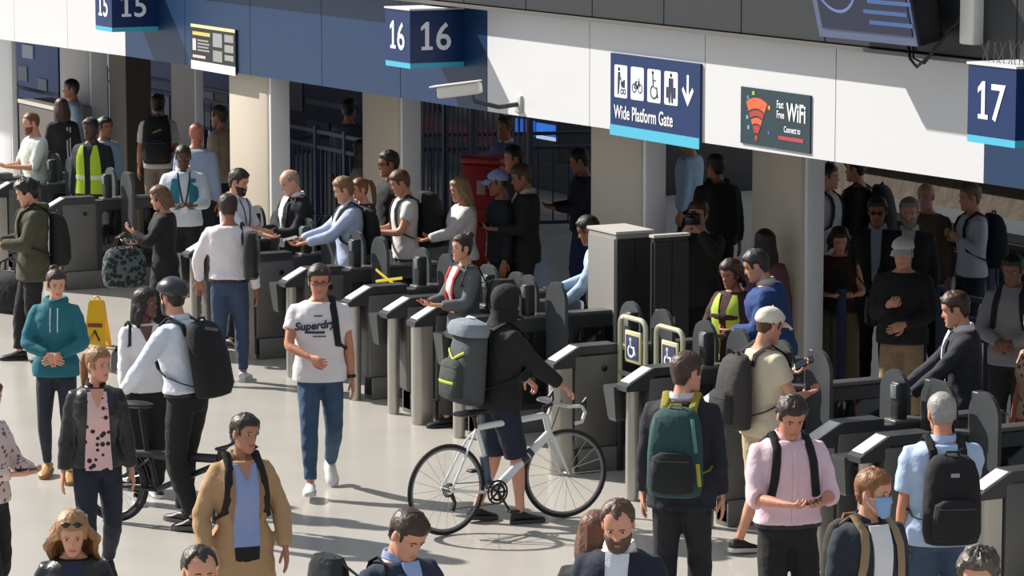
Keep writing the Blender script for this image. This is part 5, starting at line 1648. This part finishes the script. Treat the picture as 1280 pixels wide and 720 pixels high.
# just inside the gates, middle
P(285, 242, 1.77, 176, 'man from behind in white long sleeves and jeans touching a gate', skin=TN, hair=('short', (54, 40, 36)), top=T('shirt', (222, 216, 222), ease=.024, hem=.972), legs=('jeans', (50, 66, 96)), shoes=((205, 205, 205), (190, 190, 190)), arms=('hang', ((.30, .16, .92), (.6, -.4, 0), .7, (0, 0, -1))), stance='half', pitch=14, hy=10,
  extra=[belt(), watch(-1), side_bag((24, 24, 28), 'black shoulder bag on the man in white long sleeves', 1, 1.22, (.14, .30, .42), True)])
P(197, 232, 1.66, 268, 'woman in black coat holding a phone, large bag on her arm', sex='f', skin=LT, hair=('bob', (104, 74, 50)), top=T('coat', (26, 24, 27), hem=.55, ease=.026, front=((218, 190, 178), .05, .02, 1.28, 1.46)), legs=('trousers', (22, 22, 25)), arms=('phone', 'phonehigh'), pitch=16, stance='stand', extra=[phone('phone held by the woman in black coat', 1)])
P(29, 224, 1.78, 285, 'man in olive parka with black backpack at the far left', skin=LT, hair=('curly', (30, 24, 22)), top=T('jacket', (72, 70, 54), hem=.78, ease=.042, hood=True, material=cloth((72, 70, 54))), legs=('trousers', (30, 30, 35)), arms=('phone', 'phone'), stance='half', pitch=20,
  extra=[backpack(BLKC, 'black backpack on the man in the olive parka', (.32, .20, .50), zc=1.16)])
P(229, 181, 1.80, 8, 'dark skinned station worker in pale shirt and teal vest', skin=DK, hair=('crop', BK_), top=T('shirt', (206, 214, 222), ease=.024, collar=(206, 214, 222)), legs=('trousers', (24, 25, 32)), arms=('phone', 'phone'), stance='apart', pitch=18, extra=[lanyard((34, 52, 70)), lambda c: [make('vest_panel', patch(c, [(z, *((x0, x1) if s_ > 0 else (-x1, -x0))) for z, x0, x1 in [(1.08, .05, .15), (1.25, .05, .15), (1.40, .06, .12)]], c['ease'], .009), cloth((40, 116, 138)), c['e']) for s_ in (1, -1)]])
P(300, 211, 1.78, 62, 'bearded man in white shirt and blue lanyard facing right', skin=LT, hair=('quiff', (48, 36, 30)), beard=(DB, .008), top=T('rolled', (212, 216, 226), collar=(212, 216, 226)), legs=('trousers', NAVYC), arms=('offer', 'phone'), pitch=14, extra=[lanyard((34, 44, 84))])
P(358, 212, 1.78, 300, 'bald man in dark suit with white shirt and tie looking down', skin=(216, 160, 138), hair=('balding', (150, 130, 118)), top=jk((26, 26, 31), (222, 224, 230), .055, .05, .98, 1.47), legs=('trousers', (26, 26, 31)), arms=('phone', 'phone'), pitch=24, build=1.08, extra=[lanyard((24, 24, 30)), side_bag((24, 24, 26), 'black shoulder bag on the bald man in dark suit', -1, 1.12, (.16, .36, .34), True)])
P(426, 221, 1.80, 282, 'woman in pale blue shirt holding out a phone at the gates', sex='f', skin=LT, hair=('short', (122, 88, 58)), top=T('shirt', (178, 190, 218), collar=(178, 190, 218), ease=.026), legs=('trousers', NAVYC), arms=('offer', 'offer'), pitch=20, extra=[backpack(BLKC, 'dark backpack on the woman in pale blue shirt', (.28, .16, .42)), phone('phone held out by the woman in pale blue shirt', 1)])
P(449, 222, 1.62, 300, 'woman with brown ponytail directly behind the pale blue shirt', sex='f', skin=LT, hair=('pony', (112, 76, 46)), top=T('jacket', (44, 40, 44)), legs=('trousers', BLKC), pitch=10)
P(452, 175, 1.70, 250, 'woman with long dark hair in front of the second column', sex='f', skin=TN, hair=('long', (40, 28, 24)), top=T('shirt', (120, 118, 126)), legs=('trousers', BLKC), hy=-20)
P(496, 213, 1.75, 285, 'man in white t-shirt with a bulky black backpack', skin=LT, hair=('short', (92, 62, 40)), top=T('tee', (216, 212, 210)), legs=('jeans', (44, 56, 88)), arms=('phone', 'phone'), pitch=22, extra=[backpack((22, 22, 25), 'bulky black backpack on the man in white t-shirt', (.36, .28, .56), zc=1.24)])
P(486, 188, 1.85, 290, 'man in black with sunglasses behind the white t-shirt', skin=TN, hair=('short', (48, 38, 32)), top=T('jacket', (24, 24, 27)), legs=('trousers', BLKC), pitch=6, extra=[glasses((16, 16, 18), True)])
P(573, 222, 1.68, 290, 'woman with long fair hair in a white blouse', sex='f', skin=LT, hair=('long', (156, 122, 82)), top=T('shirt', (214, 208, 206), ease=.036), legs=('trousers', BLKC), arms=('phone', 'offer'), pitch=12)
P(579, 292, 1.68, 300, 'woman in grey jacket with red scarf and hair tied up', sex='f', skin=LT, hair=('bun', (40, 28, 24)), top=T('jacket', (92, 96, 98), front=((206, 206, 206), .045, .045, 1.05, 1.46), ease=.030), legs=('trousers', (60, 56, 60)), arms=('phone', 'phone'), stance='half', pitch=2, extra=[scarf((166, 52, 44)), phone('orange phone held by the woman in grey jacket', 1, (196, 92, 56)), side_bag((40, 40, 42), 'dark bag behind the woman in grey jacket', -1, 1.2, (.16, .3, .3), True)])
P(649, 205, 1.82, 282, 'tall man in black suit and pale collar by the red box', skin=TN, hair=('short', (72, 52, 40)), top=jk((24, 24, 28), (196, 170, 160), .035, .02, 1.2, 1.47), legs=('trousers', (22, 22, 26)), arms=('phone', 'phone'), pitch=16, extra=[phone('phone held by the tall man in black suit', 1)])
P(622, 213, 1.74, 285, 'person in a light blue cap beside the red box', skin=TN, hair=('crop', DB), top=T('jacket', (26, 28, 34)), legs=('trousers', BLKC), pitch=8, extra=[cap((140, 158, 200))])
P(642, 182, 1.80, 290, 'dark haired man in black behind the tall suited man', skin=TN, hair=('short', BK_), top=T('jacket', (22, 22, 26)), legs=('trousers', BLKC), pitch=6)
P(722, 186, 1.76, 275, 'man in navy top and jeans left of the wide column', skin=TN, hair=('short', BK_), top=T('sweater', (28, 32, 46)), legs=('jeans', (40, 60, 104)), arms=('phone', 'phone'), pitch=14, extra=[side_bag((22, 22, 25), 'black rucksack hanging beside the navy topped man', 1, 1.2, (.18, .34, .4), True)])
P(731, 270, 1.76, 262, 'dark haired man in light blue shirt bending to the gate', skin=(140, 88, 64), hair=('short', BK_), top=T('shirt', (172, 194, 224), ease=.026), legs=('trousers', BLKC), arms=('offer', ((.22, .40, .98), None, .7, (0, 0, -1))), lean=14, pitch=22)
P(862, 160, 1.80, 250, 'person in light blue long sleeves, head hidden by the sign', skin=LT, hair=('short', DB), top=T('shirt', (176, 204, 232), ease=.030), legs=('trousers', (34, 36, 48)), arms=('hang', 'hang'), stance='half')
P(896, 193, 1.78, 190, 'man in black with black backpack beside the right column', skin=TN, hair=('short', (46, 34, 28)), top=T('jacket', (24, 25, 30)), legs=('trousers', BLKC), hy=30, extra=[backpack((20, 20, 23), 'black backpack on the man beside the right column', (.34, .22, .54))])
P(873, 250, 1.80, -20, 'photographer in dark jacket holding a camera to his face', skin=LT, hair=('short', (70, 46, 36)), top=T('jacket', (38, 38, 36), ease=.036), legs=('trousers', BLKC), arms=('camera', 'camera'), stance='apart', pitch=4)
P(912, 324, 1.70, 320, 'person in high visibility vest half hidden by the blue jacket', sex='f', skin=TN, hair=('bob', (46, 32, 28)), top=T('jacket', (60, 34, 36), vest=((176, 200, 60), (210, 214, 210))), legs=('trousers', BLKC), arms=('phone', 'phone'), pitch=16)
P(941, 312, 1.80, 265, 'man in royal blue jacket bending forward to the left', skin=LT, hair=('short', (56, 50, 48)), top=T('jacket', (36, 66, 122), ease=.046, collar=(200, 200, 206)), legs=('trousers', (30, 32, 42)), arms=('phone', 'phone'), lean=10, pitch=20, build=1.12)
P(957, 287, 1.68, 200, 'woman with long black hair standing behind the blue jacket', sex='f', skin=TN, hair=('long', BK_), top=T('shirt', (110, 70, 74)), legs=('trousers', BLKC))
P(1050, 284, 1.67, 2, 'woman in maroon sleeveless top and khaki trousers with phone', sex='f', skin=LT, hair=('bob', (58, 34, 28)), top=T('tank', (62, 24, 28), hem=.94, ease=.016, front=((30, 26, 28), .07, .08, .96, 1.36)), legs=('wide', (116, 106, 76)), arms=('phone', 'phone'), pitch=18, extra=[phone('phone held by the woman in the maroon top', 1), side_bag((36, 32, 30), 'dark bag on the hip of the woman in maroon', -1, .95, (.14, .28, .26), True)])
P(1097, 246, 1.79, 350, 'man in dark suit with sunglasses and open white collar', skin=TN, hair=('short', (54, 42, 36)), top=jk((26, 28, 36), (160, 168, 190), .05, .035, 1.0, 1.47), legs=('trousers', (26, 28, 36)), pitch=8, extra=[glasses((16, 16, 18), True)])
P(1137, 247, 1.80, 350, 'grey bearded man in black jacket and white open collar', skin=LT, hair=('short', (136, 128, 120)), beard=((140, 132, 124), .008), top=jk((26, 26, 30), (186, 186, 192), .06, .03, 1.15, 1.47), legs=('trousers', (26, 26, 30)), pitch=6)
P(1158, 228, 1.78, 330, 'bald man in brown coat behind the grey bearded man', skin=(196, 138, 128), hair=('none', (120, 100, 90)), top=T('jacket', (96, 82, 68)), legs=('trousers', BLKC), pitch=4)
P(1213, 229, 1.80, 285, 'man in white shirt and dark waistcoat with a backpack', skin=LT, hair=('short', (120, 96, 78)), top=T('shirt', (196, 204, 220), front=None), legs=('trousers', NAVYC), pitch=6, arms=('strap', 'strap'), extra=[backpack((28, 32, 44), 'navy backpack on the man in white shirt at right', (.32, .20, .5), None, (28, 32, 44))])
P(1072, 196, 1.80, 250, 'man in black with a black rucksack under the white fascia', skin=LT, hair=('crop', DB), top=T('jacket', (28, 28, 34)), legs=('trousers', BLKC), extra=[backpack((22, 22, 26), 'black rucksack on the man under the white fascia', (.36, .24, .54))])
P(1035, 205, 1.76, 60, 'person in white short sleeves half hidden by the right column', skin=LT, hair=('short', DB), top=T('tee', (190, 192, 200)), legs=('trousers', NAVYC), extra=[backpack((26, 30, 40), 'dark backpack on the person beside the right column', (.3, .18, .46))])
P(1129, 297, 1.77, 345, 'man in white cap and black sweater with khaki trousers', skin=LT, hair=('crop', GY), top=T('sweater', (24, 24, 26), ease=.036), legs=('trousers', (150, 126, 96)), arms=(((.08, .24, 1.22), None, .9, (-.3, -.6, .8)), 'belly'), pitch=8, build=1.05, extra=[cap((206, 200, 196))])
P(1266, 318, 1.76, 335, 'man in grey hooded top with dark backpack straps', skin=(122, 80, 62), hair=('short', BK_), top=T('hoodie', (128, 126, 128), hood=True), legs=('trousers', BLKC), arms=('belly', 'belly'), pitch=12, extra=[backpack(BLKC, 'dark backpack on the man in the grey hooded top', (.3, .16, .46))])

# far left
P(38, 140, 1.79, 300, 'balding bearded man in white shirt behind the far left gates', skin=LT, hair=('crop', (110, 70, 46)), beard=((104, 62, 40), .008), top=T('rolled', (216, 222, 214), ease=.03), legs=('trousers', NAVYC), arms=('phone', 'phone'), pitch=10)
P(113, 147, 1.78, 345, 'dark skinned worker in bright yellow vest at the left gates', skin=DK, hair=('short', BK_), top=T('jacket', (24, 26, 32), vest=((170, 198, 40), (206, 214, 190))), legs=('trousers', (24, 26, 32)), hy=-10, pitch=4)
P(90, 99, 1.78, 285, 'man in pale blue shirt before the pale column at left', skin=TN, hair=('short', (34, 26, 24)), top=T('shirt', (150, 172, 196)), legs=('trousers', NAVYC))
P(77, 123, 1.68, 200, 'woman with long brown hair in striped black jacket at left', sex='f', skin=LT, hair=('long', (70, 46, 38)), top=T('jacket', (28, 27, 32)), legs=('trousers', BLKC), extra=[lambda c: [make('stripe', patch(c, [(z, x, x + .016) for z in (.95, 1.15, 1.38)], c['ease'], .006, 3, .004, back=True), plain((200, 200, 204)), c['e']) for x in (.03, .07)]])
P(130, 146, 1.69, 40, 'person in light blue shirt behind the yellow vest', skin=TN, hair=('short', BK_), top=T('shirt', (134, 168, 192)), legs=('trousers', NAVYC))
P(197, 118, 1.79, 182, 'man from behind in white t-shirt with a black backpack', skin=TN, hair=('short', (26, 22, 22)), top=T('tee', (196, 190, 188), cuff=.8), legs=('trousers', (120, 110, 104)), extra=[backpack((20, 20, 22), 'black backpack on the man before the blue board', (.36, .22, .58), (26, 26, 26), accents=((1.32, 1.36, -.04, .06, (130, 130, 60)),))])
P(245, 153, 1.78, 165, 'bald man from behind in pale blue shirt', skin=(176, 110, 92), hair=('none', BR), top=T('shirt', (146, 160, 190), ease=.034), legs=('trousers', NAVYC), build=1.1)
P(275, 132, 1.76, 250, 'person in beige jacket beside the lit column', skin=TN, hair=('short', (60, 42, 34)), top=T('jacket', (150, 134, 112)), legs=('trousers', NAVYC))
P(436, 124, 1.78, 150, 'person in grey blue jacket left of the second column', skin=TN, hair=('short', BK_), top=T('jacket', (52, 58, 72)), legs=('trousers', BLKC))
P(632, 146, 1.78, 320, 'person in white and blue top before the glowing screens', skin=TN, hair=('short', (90, 60, 44)), top=T('shirt', (92, 112, 160), collar=(200, 206, 216)), legs=('trousers', NAVYC))

def photo_camera():
    c = [q for q in PEOPLE if q['label'].startswith('photographer')][0]
    p = c['headT']([(0, .155, -.01)])[0]
    t = thing('camera', 'black camera held to the face of the photographer', 'camera', to_world(c, p), c['rz'])
    b = MB(); b.box((0, 0, 0), (.14, .07, .10), 0, .015); make('body', b, BLK, t)
    l = MB(); l.tube([(0, .03, 0), (0, .06, 0), (0, .13, 0)], [.036, .038, .036], 14); o = make('lens', l, BLK, t)
    g = MB(); g.ball((0, .13, 0), (.03, .006, .03)); make('glass', g, plain((60, 70, 90), .05), o)
    h = MB(); h.box((0, -.005, .06), (.05, .05, .03), 0, .01); make('viewfinder', h, BLK, t)
photo_camera()

bpy.data.scenes.remove(bake)
for o in list(bpy.data.objects):
    if o.users == 0: bpy.data.objects.remove(o)
